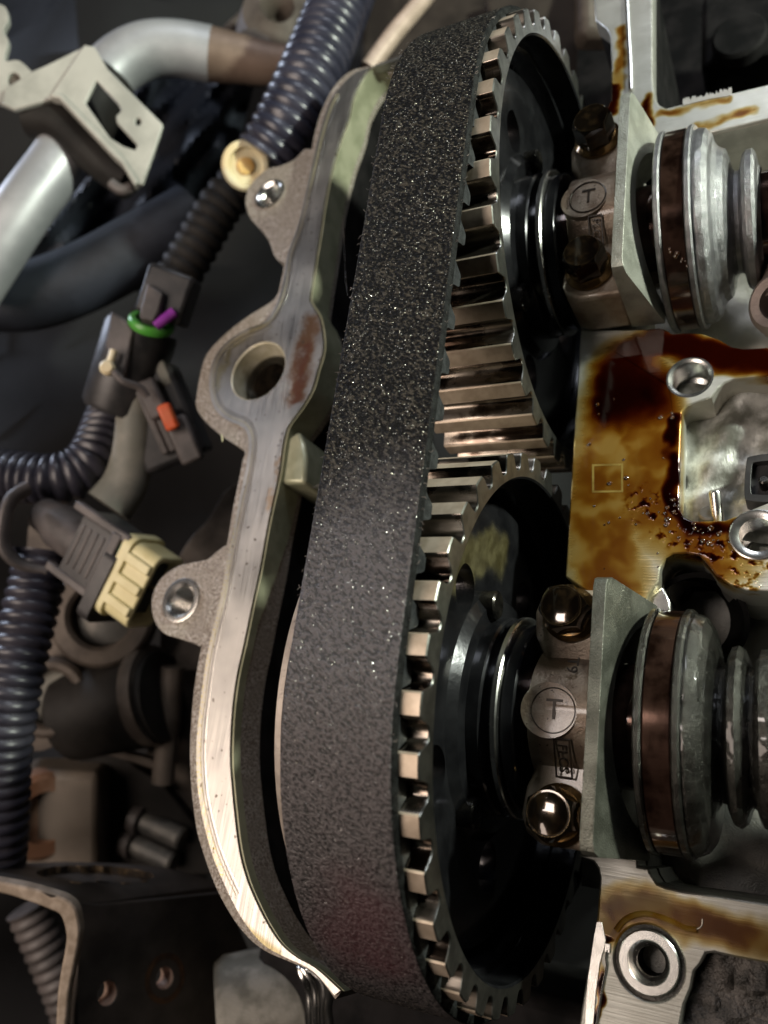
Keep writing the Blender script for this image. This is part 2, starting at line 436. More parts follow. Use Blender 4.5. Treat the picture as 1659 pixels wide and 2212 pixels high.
# sprocket teeth: oily machined steel, warm
def mk_teeth():
    n = NT('oily_machined_teeth')
    a = n.rng(n.noise(.10, detail=3), .35, .65)
    base = n.mix(a, (.27, .235, .195), (.42, .375, .32))
    film = n.rng(n.noise(.11, detail=4, stretch=(.8, .9, .9)), .44, .60)
    film = n.ma('MULTIPLY', film, n.rng(n.vm('DOT_PRODUCT', n.P, (0, 1, 0), out=1), 120, 150, 1.0, .15))
    base = n.mix(n.ma('MULTIPLY', film, .85), base, (.075, .042, .024))
    scr = n.rng(n.noise(1.4, detail=3, stretch=(.2, 1, 1)), .35, .7)
    base = n.mix(n.ma('MULTIPLY', scr, .35), base, (.05, .04, .032))
    return n.set(base, 1.0, n.mixf(film, .30, .16), n.bump(n.noise(2.0, detail=3, stretch=(.25, 1, 1)), .12, .08), n.ma('MULTIPLY', film, .6), .05)
m_teeth = mk_teeth()
m_land = simple('lit_worn_tooth_land', (.34, .275, .205), (.48, .40, .31), .5, .48, .22, 3.0, .15, .08, .5, stretch=(.3, 1, 1))  # worn lands, with the lamp light on them painted in as a paler tone
m_hose_blue = simple('bluish_loom_plastic', (.024, .025, .040), (.045, .045, .064), 0, .30, .1, 1.0, .15, .1)
m_face = simple('dull_steel_face', (.20, .203, .185), (.33, .33, .30), 1.0, .30, .25, 2.5, .2, .10, .38)
# deck: milled aluminium under old oil
def mk_deck(name, ambers, darks, speck=None, k=1.0):
    n = NT(name)
    pa = lambda pts: [A(x, y) for x, y in pts]
    def field(lst, w):
        m = None
        for pts, r, soft in lst:
            b_ = n.blob(w, pa(pts), r, soft); m = b_ if m is None else n.ma('MAXIMUM', m, b_)
        return m
    w = n.warp(.12, 6.5, 2)
    A1 = field(ambers, w); D1 = field(darks, w)
    if speck:
        pts, r, soft = speck
        zone = n.blob(n.P, pa(pts), r, soft)
        spk = n.ma('MULTIPLY', n.rng(n.noise(.42, detail=2, rough=.5), .48, .72), zone)
        D1 = n.ma('MAXIMUM', D1, spk)
    tone = n.rng(n.noise(.10, vec=w, detail=2), .30, .70)
    mill = n.noise(1.2, detail=3, stretch=(.06, 2.2, 1))
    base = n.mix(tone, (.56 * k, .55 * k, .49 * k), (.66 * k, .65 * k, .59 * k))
    T = n.ma('ADD', n.ma('MULTIPLY', A1, n.rng(tone, 0, 1, .95, 2.2)), n.ma('MULTIPLY', n.ma('POWER', D1, 1.6), 5.0))
    cc_ = n.t.nodes.new('ShaderNodeCombineColor')
    for i_, k_ in enumerate((-.74, -1.28, -2.75)): n.put(cc_.inputs[i_], n.ma('EXPONENT', n.ma('MULTIPLY', T, k_)))
    mx = n.t.nodes.new('ShaderNodeMix'); mx.data_type = 'RGBA'; mx.blend_type = 'MULTIPLY'; mx.inputs[0].default_value = 1.0
    n.put(mx.inputs[6], base); n.put(mx.inputs[7], cc_.outputs[0]); base = mx.outputs[2]
    film = n.ma('MAXIMUM', A1, D1)
    rough = n.mixf(D1, n.mixf(A1, n.rng(mill, .3, .7, .34, .48), .22), .05)
    h = n.ma('MULTIPLY', mill, n.ma('SUBTRACT', 1.0, n.ma('MULTIPLY', film, .92)))
    if speck: h = n.ma('ADD', h, n.ma('MULTIPLY', n.rng(n.voro(.6), .0, .25, 1.0, 0.0), n.ma('MULTIPLY', zone, 2.5)))
    h = n.ma('ADD', h, n.ma('MULTIPLY', D1, 1.2))
    return n.set(base, n.mixf(film, .8, .25), rough, n.bump(h, .4, .22), n.ma('MULTIPLY', film, .85), .03)
m_deck = mk_deck('oily_milled_deck',
    [(((1335, 890), (1318, 1010), (1300, 1120), (1310, 1240)), 4.5, 8.5), (((1400, 880), (1425, 1000), (1425, 1130), (1560, 1200)), 2.5, 7.5)],
    [(((1314, 880), (1314, 830), (1350, 768), (1420, 742), (1490, 745), (1560, 770), (1660, 782)), 1.6, 4.4), (((1352, 800), (1345, 855), (1385, 840)), 2.5, 10.0),
     (((1455, 905), (1455, 1000), (1450, 1090), (1500, 1145), (1590, 1140)), .6, 2.0)],
    (((1400, 1090), (1440, 1120), (1540, 1180), (1620, 1230)), 2.5, 4.5))
m_deck_low = mk_deck('oily_milled_lower_deck', [(((1305, 2010), (1330, 1965), (1400, 1950), (1470, 1985), (1660, 2030)), 1.0, 4.0)], [(((1303, 2040), (1302, 2110), (1287, 2212)), .5, .9)], k=.42)  # darker base paints in the light falling off over the lower deck
m_rail = mk_deck('stained_rail', [(((1345, 60), (1335, 190)), .1, 2.2), (((1430, 245), (1520, 225), (1570, 216)), .0, 1.8), (((1500, 278), (1570, 256), (1640, 236)), .0, 2.0)],
    [(((1322, 190), (1320, 240)), .2, 2.2), (((1398, 215), (1408, 262)), .2, 2.4)], k=.85)
# cam caps: warm cast metal, brown oil haze
def mk_cap():
    n = NT('brown_filmed_cap_casting')
    f = n.rng(n.noise(.16, detail=4), .38, .62)
    base = n.mix(f, (.23, .165, .115), (.37, .30, .225))
    pores = n.rng(n.noise(1.5, detail=2), .68, .72)
    base = n.mix(pores, base, (.05, .03, .015))
    return n.set(base, .45, n.mixf(f, .34, .48), n.bump(n.noise(1.9, detail=4), .55, .3), .4, .12)
m_cap = mk_cap()
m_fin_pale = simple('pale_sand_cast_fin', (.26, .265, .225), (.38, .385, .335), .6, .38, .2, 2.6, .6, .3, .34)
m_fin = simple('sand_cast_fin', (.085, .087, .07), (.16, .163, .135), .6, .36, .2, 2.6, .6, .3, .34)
def mk_bolt():
    n = NT('varnished_black_bolt')
    f = n.rng(n.noise(.35, detail=3), .45, .7)
    bv = n.t.nodes.new('ShaderNodeBevel'); bv.samples = 6; bv.inputs['Radius'].default_value = .28 * MM
    edge = n.rng(n.vm('DOT_PRODUCT', bv.outputs[0], n.G.outputs['Normal'], out=1), .84, .97, 1.0, 0.0)
    base = n.mix(f, (.016, .011, .007), (.055, .034, .017)); base = n.mix(n.ma('MULTIPLY', edge, .8), base, (.30, .20, .08))
    return n.set(base, .7, n.mixf(edge, .10, .25), None, .9, .03)
m_bolt = mk_bolt()
m_washer = simple('brassy_bolt_flange', (.10, .055, .018), (.26, .15, .05), .9, .2, .4, 1.0, .1, .1, .3, coat=.7)

# ------------------------------------------------------------------ engine bay behind everything
bay = B()
cen = Q(830, 1106, 520); nx = ROT.transposed() @ V((1, 0, 0)); ny = ROT.transposed() @ V((0, 1, 0)); nz = ROT.transposed() @ V((0, 0, 1))
G = 48; rows = []
for j in range(G + 1):
    row = []
    for i in range(G + 1):
        u = (i / G - .5) * 1500; v = (j / G - .5) * 1700
        d = 26 * sin(u * .021 + 1.3 * sin(v * .013)) + 22 * sin(v * .027 + .9 * sin(u * .017)) + 10 * sin((u + v) * .06)
        row.append(bay.verts.new(cen + nx * u + ny * v + nz * (d - 25)))
    rows.append(row)
for j in range(G):
    for i in range(G): bay.faces.new((rows[j][i], rows[j][i + 1], rows[j + 1][i + 1], rows[j + 1][i]))
tag(obj('engine_bay_floor', bay, simple('dark_engine_bay', (.003, .003, .0035), (.008, .008, .009), 0, .7, .012, .3, .3, .5)), kind='structure')
#@@MAIN
# ------------------------------------------------------------------ cam sprockets
R0, ROOT, NT_, UY = 58.0, 54.5, 38, 121.112
PH_L, PH_U = 0.0189028, -0.0903431
PROF = [(-.5, 54.3), (-.44, 54.35), (-.38, 54.55), (-.33, 55.1), (-.29, 56.0), (-.25, 57.1), (-.22, 57.7), (-.185, 58.0),
        (-.06, 58.05), (.06, 58.05), (.185, 58.0), (.22, 57.7), (.25, 57.1), (.29, 56.0), (.33, 55.1), (.38, 54.55), (.44, 54.35)]
def toothed_rim(cy, ph):
    bm = B(); n = 0; ang = []
    for k in range(NT_):
        for u, r in PROF: ang.append((ph + (k + u) * 2 * pi / NT_, r))
    def ring(x, f):
        return [bm.verts.new((x, cy + cos(a) * f(r), sin(a) * f(r))) for a, r in ang]
    rings = [ring(-25.9, lambda r: 46), ring(-25.9, lambda r: r - .3), ring(-25.6, lambda r: r), ring(-.25, lambda r: r), ring(0, lambda r: r - .22),
             ring(0, lambda r: 52.75), ring(-.35, lambda r: 52.3), ring(-6, lambda r: 51.9), ring(-6.3, lambda r: 50.6), ring(-12.0, lambda r: 49.6), ring(-12, lambda r: 46)]
    N = len(ang)
    mats = []
    for i, (p, q) in enumerate(zip(rings, rings[1:])):
        for k in range(N):
            f = bm.faces.new((p[k], p[(k + 1) % N], q[(k + 1) % N], q[k])); u_ = (k % len(PROF)); land = 5 < u_ < 10
            f.material_index = ((3 if land else 0) if i in (1, 2) else 1 if i in (3, 4) else 2)
    return bm
def sprocket(cy, ph, label):
    t = thing('cam_sprocket', label, 'cam sprocket', (0, cy, 0), 'cam sprockets side by side under the timing belt')
    o = obj('toothed_rim', toothed_rim(cy, ph), m_teeth, t, smooth=32)
    o.data.materials.append(m_face); o.data.materials.append(m_web); o.data.materials.append(m_land)
    web = lathe(B(), [(-12, 50), (-11.2, 49.4), (-9.3, 47.5), (-8.8, 44), (-8.4, 40), (-9.2, 36.5), (-9.2, 27), (-7.4, 25), (-6.8, 14), (-16, 14), (-16, 46)], (0, cy, 0), 'x' and (1, 0, 0), 96)
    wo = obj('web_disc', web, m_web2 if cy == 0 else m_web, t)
    a0 = atan2(20.4, 19.9)
    for k in range(5):
        a = a0 + k * 2 * pi / 5
        cut(wo, lathe(B(), [(-22, 0), (-22, 5.2), (2, 5.2), (2, 0)], (0, cy + 32.5 * cos(a), 32.5 * sin(a)), (1, 0, 0), 28))
    obj('hub', lathe(B(), [(-9.3, 13), (-9.3, 21.5), (-4.6, 21.5), (-4.2, 21.0), (-4.2, 17), (-.6, 17), (-.6, 19.6), (-.2, 20), (2.0, 20), (2.4, 19.6), (2.4, 12)], (0, cy, 0), (1, 0, 0), 72), m_web, t)
    obj('thrust_collar', lathe(B(), [(-2.2, 16.5), (-2.2, 21.3), (-1.9, 21.6), (-1.0, 21.6), (-.7, 21.3), (-.7, 16.5)], (0, cy, 0), (1, 0, 0), 72), m_steel_bright, t)
    for k in range(3):
        a = .5 + k * 2 * pi / 3
        obj('hub_screw', lathe(B(), [(-9.5, 0), (-9.5, 3.2), (-6, 3.2), (-5.6, 2.8), (-5.6, 0)], (0, cy + 25 * cos(a), 25 * sin(a)), (1, 0, 0), 20), m_black_steel, t)
    if cy == 0:
        obj('guide_flange', lathe(B(), [(-33.4, 20), (-33.4, 49.6), (-33, 50.4), (-31.7, 50.4), (-31.2, 49.6), (-31.2, 20)], (0, cy, 0), (1, 0, 0), 96), m_guide, t)
    return t
m_guide = simple('pale_guide_flange', (.26, .22, .185), (.36, .31, .26), .2, .5)
sprocket(0, PH_L, 'cam sprocket nearer the camera with its toothed rim facing the two darkest bolts')
sprocket(UY, PH_U, 'cam sprocket at the far top end where the belt curls over')

# ------------------------------------------------------------------ timing belt
def belt_loop(r_add):
    pts = []
    for cy, cz, r in ((0, 0, R0), (UY, 0, R0), (58, -205, 30)):
        for k in range(720):
            a = 2 * pi * k / 720; pts.append((cy + (r + r_add) * cos(a), cz + (r + r_add) * sin(a)))
    h = convex_hull_2d([V(p) for p in pts])
    return [V((0, pts[i][0], pts[i][1])) for i in h]
loop = belt_loop(0.15); loop.append(loop[0])
cum = [0.0]
for a, b in zip(loop, loop[1:]): cum.append(cum[-1] + (b - a).length)
TOT = cum[-1]; PITCH = TOT / round(TOT / 9.59)
def at_s(s):
    s %= TOT
    lo, hi = 0, len(cum) - 1
    while hi - lo > 1:
        m = (lo + hi) // 2
        if cum[m] <= s: lo = m
        else: hi = m
    t = (s - cum[lo]) / max(1e-9, cum[lo + 1] - cum[lo]); p = loop[lo].lerp(loop[lo + 1], t)
    return p
# phase: a belt tooth sits in the groove half a pitch past the lower sprocket's first tooth tip above the middle
best = min(range(4000), key=lambda k: (at_s(TOT * k / 4000) - V((0, R0 * cos(PH_L + 9.5 * 2 * pi / NT_), R0 * sin(PH_L + 9.5 * 2 * pi / NT_)))).length)
S0 = TOT * best / 4000
N = int(TOT / .42)
bm = B(); secs = []
rnd = random.Random(3)
XL, XR, TH, NA = -25.4, -3.65, 1.55, 54
wob = [rnd.uniform(-.09, .09) for _ in range(N)]
for i in range(N):
    s = TOT * i / N
    p = at_s(s); vis = p.z > -15; t = (at_s(s + .6) - at_s(s - .6)).normalized(); nrm = V((0, t.z, -t.y))
    if nrm.dot(p - V((0, 60, -50))) < 0: nrm = -nrm
    ph = ((s - S0) / PITCH + .5) % 1 - .5; au = abs(ph)
    d = 3.1 if au < .11 else 0.0 if au > .28 else 3.1 * (.5 + .5 * cos(pi * (au - .11) / .17)) ** .75
    w = wob[i]
    back = []
    for k in range(NA + 1):
        x = XL + .3 + w + (XR - .45 - w - (XL + .3 + w)) * k / NA; h = TH
        if vis:
            q = p + V((x, 0, 0)); c24, s24 = .9135, .4067
            q = V(((q.x * c24 - q.y * s24) * .95, (q.x * s24 + q.y * c24) * 1.45, q.z * 1.45))
            f = mnoise.noise(q * 1.55) + .6 * mnoise.noise(q * 3.0 + V((7, 3, 1)))
            h += .06 * f - .06 * max(0, -f - .15)
        back.append((x, h))
    sec = [(XL, 0), (XL - w * .5, TH - .3)] + back + [(XR - .12 + w, TH - .35), (XR, 0), (XR, -d - .02), (XL, -d - .02)]
    secs.append([bm.verts.new(p + nrm * h + V((x, 0, 0))) for x, h in sec])
nb = len(secs[0])
for i in range(N):
    p, q = secs[i], secs[(i + 1) % N]
    for k in range(nb):
        f = bm.faces.new((p[k], p[(k + 1) % nb], q[(k + 1) % nb], q[k])); f.material_index = 0 if 1 <= k <= NA + 1 else 2 if k == nb - 3 else 1
tb = thing('timing_belt', 'wide black toothed timing belt with pitted dull back, running over both sprockets', 'timing belt', (-14, 60, 60))
o = obj('belt_band', bm, m_belt, tb, smooth=60); o.data.materials.append(m_belt_side); o.data.materials.append(m_belt_tooth)
# loose fibres standing off the worn edges
fb = B()
for k in range(150):
    side = rnd.random() < .72
    s = None
    y = rnd.uniform(-20, 150); x = XL if side else XR; z = R0 + .15 + rnd.uniform(.3, TH)
    if y > UY: z = sqrt_z = math.sqrt(max(0, (R0 + 2.0) ** 2 - (y - UY) ** 2))
    if y < 0: z = math.sqrt(max(0, (R0 + 2.0) ** 2 - y ** 2))
    dx = -1 if side else 1
    L = rnd.uniform(.25, .9); a = rnd.uniform(-.9, .9)
    p0 = V((x - dx * .1, y, z)); p1 = p0 + V((dx * L * .6, L * a * .6, rnd.uniform(-.2, .3))); p2 = p1 + V((dx * L * .4, L * rnd.uniform(-.8, .8), rnd.uniform(-.2, .3)))
    tube(fb, [p0, p1, p2], .045, 4)
tag(obj('frayed_fibre', fb, simple('frayed_belt_fibre', (.06, .05, .045), (.22, .19, .17), 0, .6), tb), kind='stuff')
# ------------------------------------------------------------------ timing cover (the cast wall round the belt)
OUT = [(900, 96), (853, 126), (808, 138), (763, 146), (734, 166), (712, 194), (692, 236), (677, 284), (668, 330), (655, 380), (640, 430), (630, 480), (622, 520), (613, 560), (603, 606), (590, 642),
       (542, 674), (494, 709), (449, 754), (433, 789), (422, 847), (421, 879), (443, 911), (481, 943), (523, 970), (520, 994), (510, 1045), (497, 1109), (488, 1165), (472, 1230), (452, 1300), (434, 1380),
       (424, 1430), (416, 1480), (409, 1553), (406, 1621), (408, 1689), (413, 1740), (420, 1790), (430, 1828), (452, 1893), (480, 1953), (520, 2013), (565, 2053), (625, 2080), (676, 2104), (720, 2160)]
MAC = [(905, 98), (858, 128), (815, 142), (769, 156), (738, 185), (712, 222), (690, 290), (667, 386), (645, 482), (622, 546), (613, 597), (601, 648), (574, 693), (536, 709), (494, 735), (465, 770), (453, 808), (453, 847),
       (465, 885), (491, 908), (520, 920), (534, 938), (537, 965), (531, 1013), (517, 1077), (506, 1130), (490, 1213), (475, 1298), (458, 1366), (445, 1427), (435, 1502), (427, 1570), (424, 1638), (428, 1710),
       (440, 1778), (460, 1850), (486, 1913), (516, 1973), (546, 2016), (576, 2046), (617, 2068), (676, 2098), (722, 2150)]
INN = [(925, 85), (860, 122), (820, 136), (790, 156), (762, 207), (750, 258), (731, 310), (718, 354), (703, 418), (688, 514), (675, 594), (668, 640), (671, 657), (690, 690), (697, 751), (684, 802), (673, 840), (651, 879), (625, 914),
       (616, 933), (609, 965), (600, 1029), (577, 1135), (560, 1230), (543, 1308), (526, 1390), (509, 1468), (499, 1553), (496, 1638), (500, 1700), (505, 1753), (515, 1833), (530, 1893), (550, 1943), (575, 1993), (605, 2038), (640, 2068), (682, 2092), (735, 2140)]
tc = thing('timing_cover', 'cast aluminium timing cover rim with a milled sealing face beside the belt', 'timing cover', A(500, 1200))
hole_c = A(557, 801)
def polyz(l, z, n=4): return [p + V((0, 0, z)) for p in catmull([A(x, y) for x, y in l], n)]
out, mac, inn = polyz(OUT, -.9), polyz(MAC, 0), polyz(INN, 0)
h7 = circle((hole_c.x, hole_c.y, 0), 10.2, 40)
fl = obj('sealing_face', prism(B(), mac + list(reversed(inn)), (0, 0, -3)), m_flange, tc)
cut(fl, lathe(B(), [(-6, 0), (-6, 10.2), (6, 10.2), (6, 0)], (hole_c.x, hole_c.y, 0), (0, 0, 1), 48))
_b = fl.modifiers.new('bevel', 'BEVEL'); _b.width = .22 * MM; _b.segments = 2; _b.limit_method = 'ANGLE'; _b.angle_limit = radians(40)
# cast wall with slight draft, its top just under the milled face
wall = B(); innw = [p + V((.02, 0, -.9)) for p in inn]
h7b = [V((p.x, p.y, -.9)) for p in circle((hole_c.x, hole_c.y, 0), 7.28, 40)]
prism(wall, out + list(reversed(innw)), (0, 0, -13))
rim = obj('cast_rim', wall, m_skin, tc)
cut(rim, lathe(B(), [(-20, 0), (-20, 10.18), (6, 10.18), (6, 0)], (hole_c.x, hole_c.y, 0), (0, 0, 1), 48))
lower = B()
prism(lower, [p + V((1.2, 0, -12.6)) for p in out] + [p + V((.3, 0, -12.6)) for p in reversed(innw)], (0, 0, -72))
lowo = obj('cast_wall', lower, m_deep_shade, tc)  # same casting in near-black: the belt's shade painted in
cut(lowo, lathe(B(), [(-30, 0), (-30, 10.1), (6, 10.1), (6, 0)], (hole_c.x, hole_c.y, 0), (0, 0, 1), 48))
# lit band of the wall: greenish light in its colour, shorter where the belt shades
lin = B(); ins = [p + V((.35, 0, -.6)) for p in inn]; rowsl = []
for p in ins:
    dz = 3.0 + 7.0 * max(0, min(1, (p.y - 18) / 30)); o2 = V((.55, 0, .1))
    rowsl.append([lin.verts.new(p), lin.verts.new(p + o2), lin.verts.new(p + o2 + V((0, 0, -dz))), lin.verts.new(p + V((0, 0, -dz)))])
for p, q in zip(rowsl, rowsl[1:]):
    for k in range(4): lin.faces.new((p[k], p[(k + 1) % 4], q[(k + 1) % 4], q[k]))
lin.faces.new(rowsl[0]); lin.faces.new(rowsl[-1])
obj('lit_wall_band', lin, m_inner, tc)
# pad and ribs on the belt side of the wall
rb = B(); prism(rb, [A(616, 940) + V((0, 0, -1.5)), A(640, 925) + V((0, 0, -1.5)), A(652, 955) + V((0, 0, -1.5)), A(656, 985) + V((0, 0, -1.5)), A(652, 1040) + V((0, 0, -1.5)), A(600, 1040) + V((0, 0, -1.5))], (0, 0, -30))
obj('wall_rib', rb, m_inner, tc, bevel=1.2)
# lining of the big dowel hole and the dark bolt sunk in it
obj('bolt_bore', lathe(B(), [(.0, 10.2), (.02, 10.25), (-24, 10.22), (-24, 9.05), (-7.6, 9.05), (-6.6, 9.5), (-.4, 9.85)], (hole_c.x, hole_c.y, 0), (0, 0, 1), 48, close=True), m_bore, tc)
bb = thing('sunken_bolt', 'domed black oily bolt head sunk in the large hole of the timing cover', 'bolt', (hole_c.x, hole_c.y, -9))
obj('bolt_head', lathe(B(), [(-26, 9.0), (-6.9, 9.0), (-5.9, 8.6), (-5.0, 7.4), (-4.4, 5.4), (-4.05, 3.0), (-3.95, 0)], (hole_c.x, hole_c.y, 0), (0, 0, 1), 40), m_oil_black, bb)
# threaded bosses on the outside of the wall
def boss(cx, cy, z, outline, r_ring, r_hole, neck):
    c = A(cx, cy, 'z', z)
    pts = catmull([A(x, y, 'z', z - .6) for x, y in outline], 5, True)
    o = obj('boss', prism(B(), pts, (0, 0, -22), [circle((c.x, c.y, z - .6), r_ring - .1, 40)]), m_skin, tc, bevel=.8)
    prof = [(-.1 - 20, r_ring), (-.05, r_ring), (.0, r_ring - .25), (.0, r_hole + 1.0), (-.75, r_hole)]
    for k in range(26): prof += [(-.9 - k * .75, r_hole + (.42 if k % 2 else 0))]
    prof += [(-21, r_hole), (-21, 0)]
    th = lathe(B(), prof, (c.x, c.y, z), (0, 0, 1), 44)
    q = obj('threaded_insert', th, m_steel_bright, o, smooth=25)
    return o
boss(389, 1296, -3, [(470, 1190), (448, 1208), (411, 1216), (384, 1223), (350, 1247), (331, 1281), (328, 1315), (336, 1346), (356, 1369), (390, 1380), (421, 1390), (436, 1392), (470, 1330), (492, 1240), (494, 1180)], 6.7, 4.3, 0)
boss(582, 418, -3, [(662, 322), (654, 326), (635, 345), (606, 358), (577, 366), (549, 390), (533, 418), (531, 444), (542, 473), (565, 498), (581, 521), (593, 553), (608, 566), (622, 560), (640, 470), (662, 390), (676, 330)], 6.0, 4.3, 0)
# thin lines left by the old gasket, following the outer edge of the milled face
def inset(pts, d):
    out_ = []
    for i, p in enumerate(pts):
        t = (pts[min(i + 1, len(pts) - 1)] - pts[max(i - 1, 0)]).normalized(); out_.append(p + V((-t.y, t.x, 0)) * d)
    return out_
for d_, r_, m_ in ((1.5, .16, m_bead), (2.35, .12, m_mark), (3.0, .11, m_steel_bright)):
    q = [p + V((0, 0, .0)) for p in inset(mac, d_)][18:-22]
    q = [p + V((.08 * mnoise.noise(p * .8), .08 * mnoise.noise(p * .8 + V((4, 4, 4))), -.03 + .05 * mnoise.noise(p * .9))) for p in q]
    obj('gasket_line', tube(B(), q, r_, 6), m_, tc)
# wiry bit of sealant standing on the outer edge
obj('sealant_whisker', tube(B(), [A(481, 940) + V((0, 0, .5)), A(490, 950) + V((-.3, 0, 2)), A(494, 960) + V((0, -.3, 3))], .16, 6), m_cream, tc)

# ------------------------------------------------------------------ behind the belt: idler and torn gasket
tb2 = thing('tensioner_bolt', 'small bright bolt glimpsed between the belt edge and the stained boss', 'bolt', A(692, 872, 'z', -14))
tbc = A(692, 872, 'z', -14)
obj('bolt_shank', lathe(B(), [(-8, 2.5), (6, 2.5), (6.4, 2.2), (6.4, 0)], tbc, (.75, .1, .6), 20), m_steel_bright, tb2)
obj('bolt_flange', lathe(B(), [(-1, 2.6), (-1, 4.4), (.4, 4.4), (.7, 4), (.7, 2.6)], tbc, (.75, .1, .6), 24), m_steel_bright, tb2)
wr = B(); tube(wr, catmull([Q(741, 470, 235), Q(744, 540, 235), Q(747, 600, 233), Q(752, 640, 232)], 6), .13, 6)
tag(obj('thin_wire', wr, m_black_steel), 'thin bare wire hanging in the gap beside the belt', 'wire')
# ------------------------------------------------------------------ cylinder head
hd = thing('cylinder_head', 'oil-stained aluminium cylinder head deck with cut-outs, holes and troughs round the camshafts', 'cylinder head', A(1400, 1000))
MID = [(1254, 712), (1330, 712), (1395, 711), (1420, 708), (1438, 712), (1451, 721), (1488, 719), (1519, 721), (1553, 733), (1581, 749), (1605, 753), (1659, 750), (1790, 742), (1790, 1285),
       (1659, 1277), (1612, 1275), (1578, 1263), (1547, 1243), (1523, 1212), (1510, 1199), (1480, 1195), (1455, 1196), (1438, 1205), (1426, 1228), (1423, 1256), (1401, 1284), (1391, 1322), (1380, 1345), (1300, 1300), (1221, 1246)]
PKT = [(1800, 808), (1659, 812), (1586, 819), (1566, 827), (1553, 837), (1537, 858), (1508, 868), (1485, 876), (1473, 889), (1470, 957), (1468, 1035), (1467, 1100), (1477, 1116), (1498, 1126), (1566, 1124), (1600, 1110), (1659, 1086), (1800, 1060)]
PKT = [(min(x, 1775), y) for x, y in PKT]
def pz(l, z=0.0): return [A(x, y) + V((0, 0, z)) for x, y in l]
hT = A(1490, 815); hM = A(1637, 1155)
o = obj('middle_deck', prism(B(), pz(MID), (0, 0, -13), [pz(PKT), circle((hT.x, hT.y, 0), 4.9, 40), circle((hM.x, hM.y, 0), 4.4, 40)]), m_deck, hd, bevel=.45)
wl = B(); prism(wl, [p + V((.4, 0, -12)) for p in pz(MID)], (0, 0, -60)); obj('middle_wall', wl, m_cast, hd)
pf = B()
rows = []
for j in range(26):
    rows.append([pf.verts.new(A(1455 + i * 14, 795 + j * 14) + V((0, 0, -8.5 + 1.2 * sin(i * .7 + j * .3) + .6 * sin(j * 1.1)))) for i in range(26)])
for j in range(25):
    for i in range(25): pf.faces.new((rows[j][i], rows[j][i + 1], rows[j + 1][i + 1], rows[j + 1][i]))
obj('pocket_floor', pf, m_pocket, hd)
# bolt holes
def bore(c, r, depth, mat, ring=None, z=0.0):
    prof = [(-depth - 1, r + .4), (z + .02, r + .35 if ring is None else ring), (z + .02, r - .05)] if ring is None else [(-depth - 1, ring), (z, ring), (z + .12, ring - .25), (z + .12, r + .3)]
    for k in range(int(depth / .55)): prof.append((z - .3 - k * .55, r - .7 + (.4 if k % 2 else 0)))
    prof += [(z - depth, r - 1.2), (z - depth - 1.5, 0)]
    return lathe(B(), prof, (c.x, c.y, 0), (0, 0, 1), 48)
obj('threaded_hole', bore(hT, 4.9, 9, None), m_steel_bright, hd, smooth=25)
obj('threaded_hole', bore(hM, 4.4, 12, None, ring=5.6, z=.25), m_steel_bright, hd, smooth=25)
# plain etched square on the amber deck (its machine-readable pattern is left out)
sq = lambda f: [A(x, y, 'z', .012) for x, y in ((1313 - 34 * f, 1033 - 30 * f), (1313 + 33 * f, 1033 - 32 * f), (1313 + 33 * f, 1033 + 30 * f), (1313 - 34 * f, 1033 + 31 * f))]
obj('etched_square', prism(B(), sq(1), (0, 0, .004), [sq(.87)]), m_etch, hd, smooth=None)
# dowel and dark plastic in the pocket
dp = thing('dowel_pin', 'short silver dowel pin standing in the grey pocket of the head', 'pin', A(1551, 1105, 'z', -4))
c = A(1552, 1132, 'z', -7)
obj('pin_body', lathe(B(), [(0, 0), (0, 1.35), (7.2, 1.35), (7.7, 1.0), (7.7, 0)], c, (-.05, .75, .45), 24), m_steel_bright, dp)
cl = thing('black_clip', 'rounded black plastic clip at the picture edge in the grey pocket', 'clip', A(1645, 1040, 'z', -3))
pts = catmull([A(x, y, 'z', -1.5) for x, y in ((1612, 1000), (1624, 985), (1680, 980), (1700, 1000), (1700, 1075), (1680, 1084), (1622, 1082), (1608, 1070))], 5, True)
inner = catmull([A(x, y, 'z', -1.5) for x, y in ((1624, 1008), (1634, 998), (1676, 996), (1684, 1008), (1684, 1062), (1674, 1068), (1632, 1068), (1622, 1060))], 5, True)
obj('clip_frame', prism(B(), pts, (0, 0, -8), [inner]), m_black_plastic, cl, bevel=.4)
obj('clip_floor', prism(B(), [p + V((0, 0, -2.4)) for p in inner], (0, 0, -3.5)), m_black_plastic, cl)
obj('clip_stem', lathe(B(), [(0, 0), (0, 1.1), (3, 1.1), (3.3, .8), (3.3, 0)], A(1652, 1055, 'z', -4.5), (0, .3, 1), 16), m_black_steel, cl)
obj('raised_seat', lathe(B(), [(-9, 2.6), (-2.6, 2.4), (-2.2, 2.0), (-2.2, 0)], A(1530, 1090, 'z', -4), (0, .5, 1), 28), m_cast_dark, hd)

LOW = [(1245, 1848), (1281, 1861), (1292, 1877), (1296, 1897), (1293, 1939), (1290, 1981), (1284, 2010), (1272, 2080), (1256, 2180), (1238, 2320), (1790, 2330), (1790, 1970), (1659, 1952), (1558, 1936), (1474, 1925), (1438, 1917), (1418, 1908),
       (1407, 1891), (1402, 1876), (1378, 1872), (1376, 1832), (1351, 1842), (1300, 1846)]
LPK = [(1775, 2098), (1659, 2081), (1586, 2068), (1544, 2058), (1525, 2060), (1514, 2082), (1500, 2099), (1493, 2135), (1478, 2171), (1470, 2212), (1462, 2300), (1775, 2310)]
bC = A(1402, 2079)
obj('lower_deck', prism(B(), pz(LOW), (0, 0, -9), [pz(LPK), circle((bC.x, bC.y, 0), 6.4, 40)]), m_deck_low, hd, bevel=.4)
lw = B(); prism(lw, [p + V((.4, 0, -8.5)) for p in pz(LOW)], (0, 0, -60)); obj('lower_wall', lw, m_cast_dark, hd)
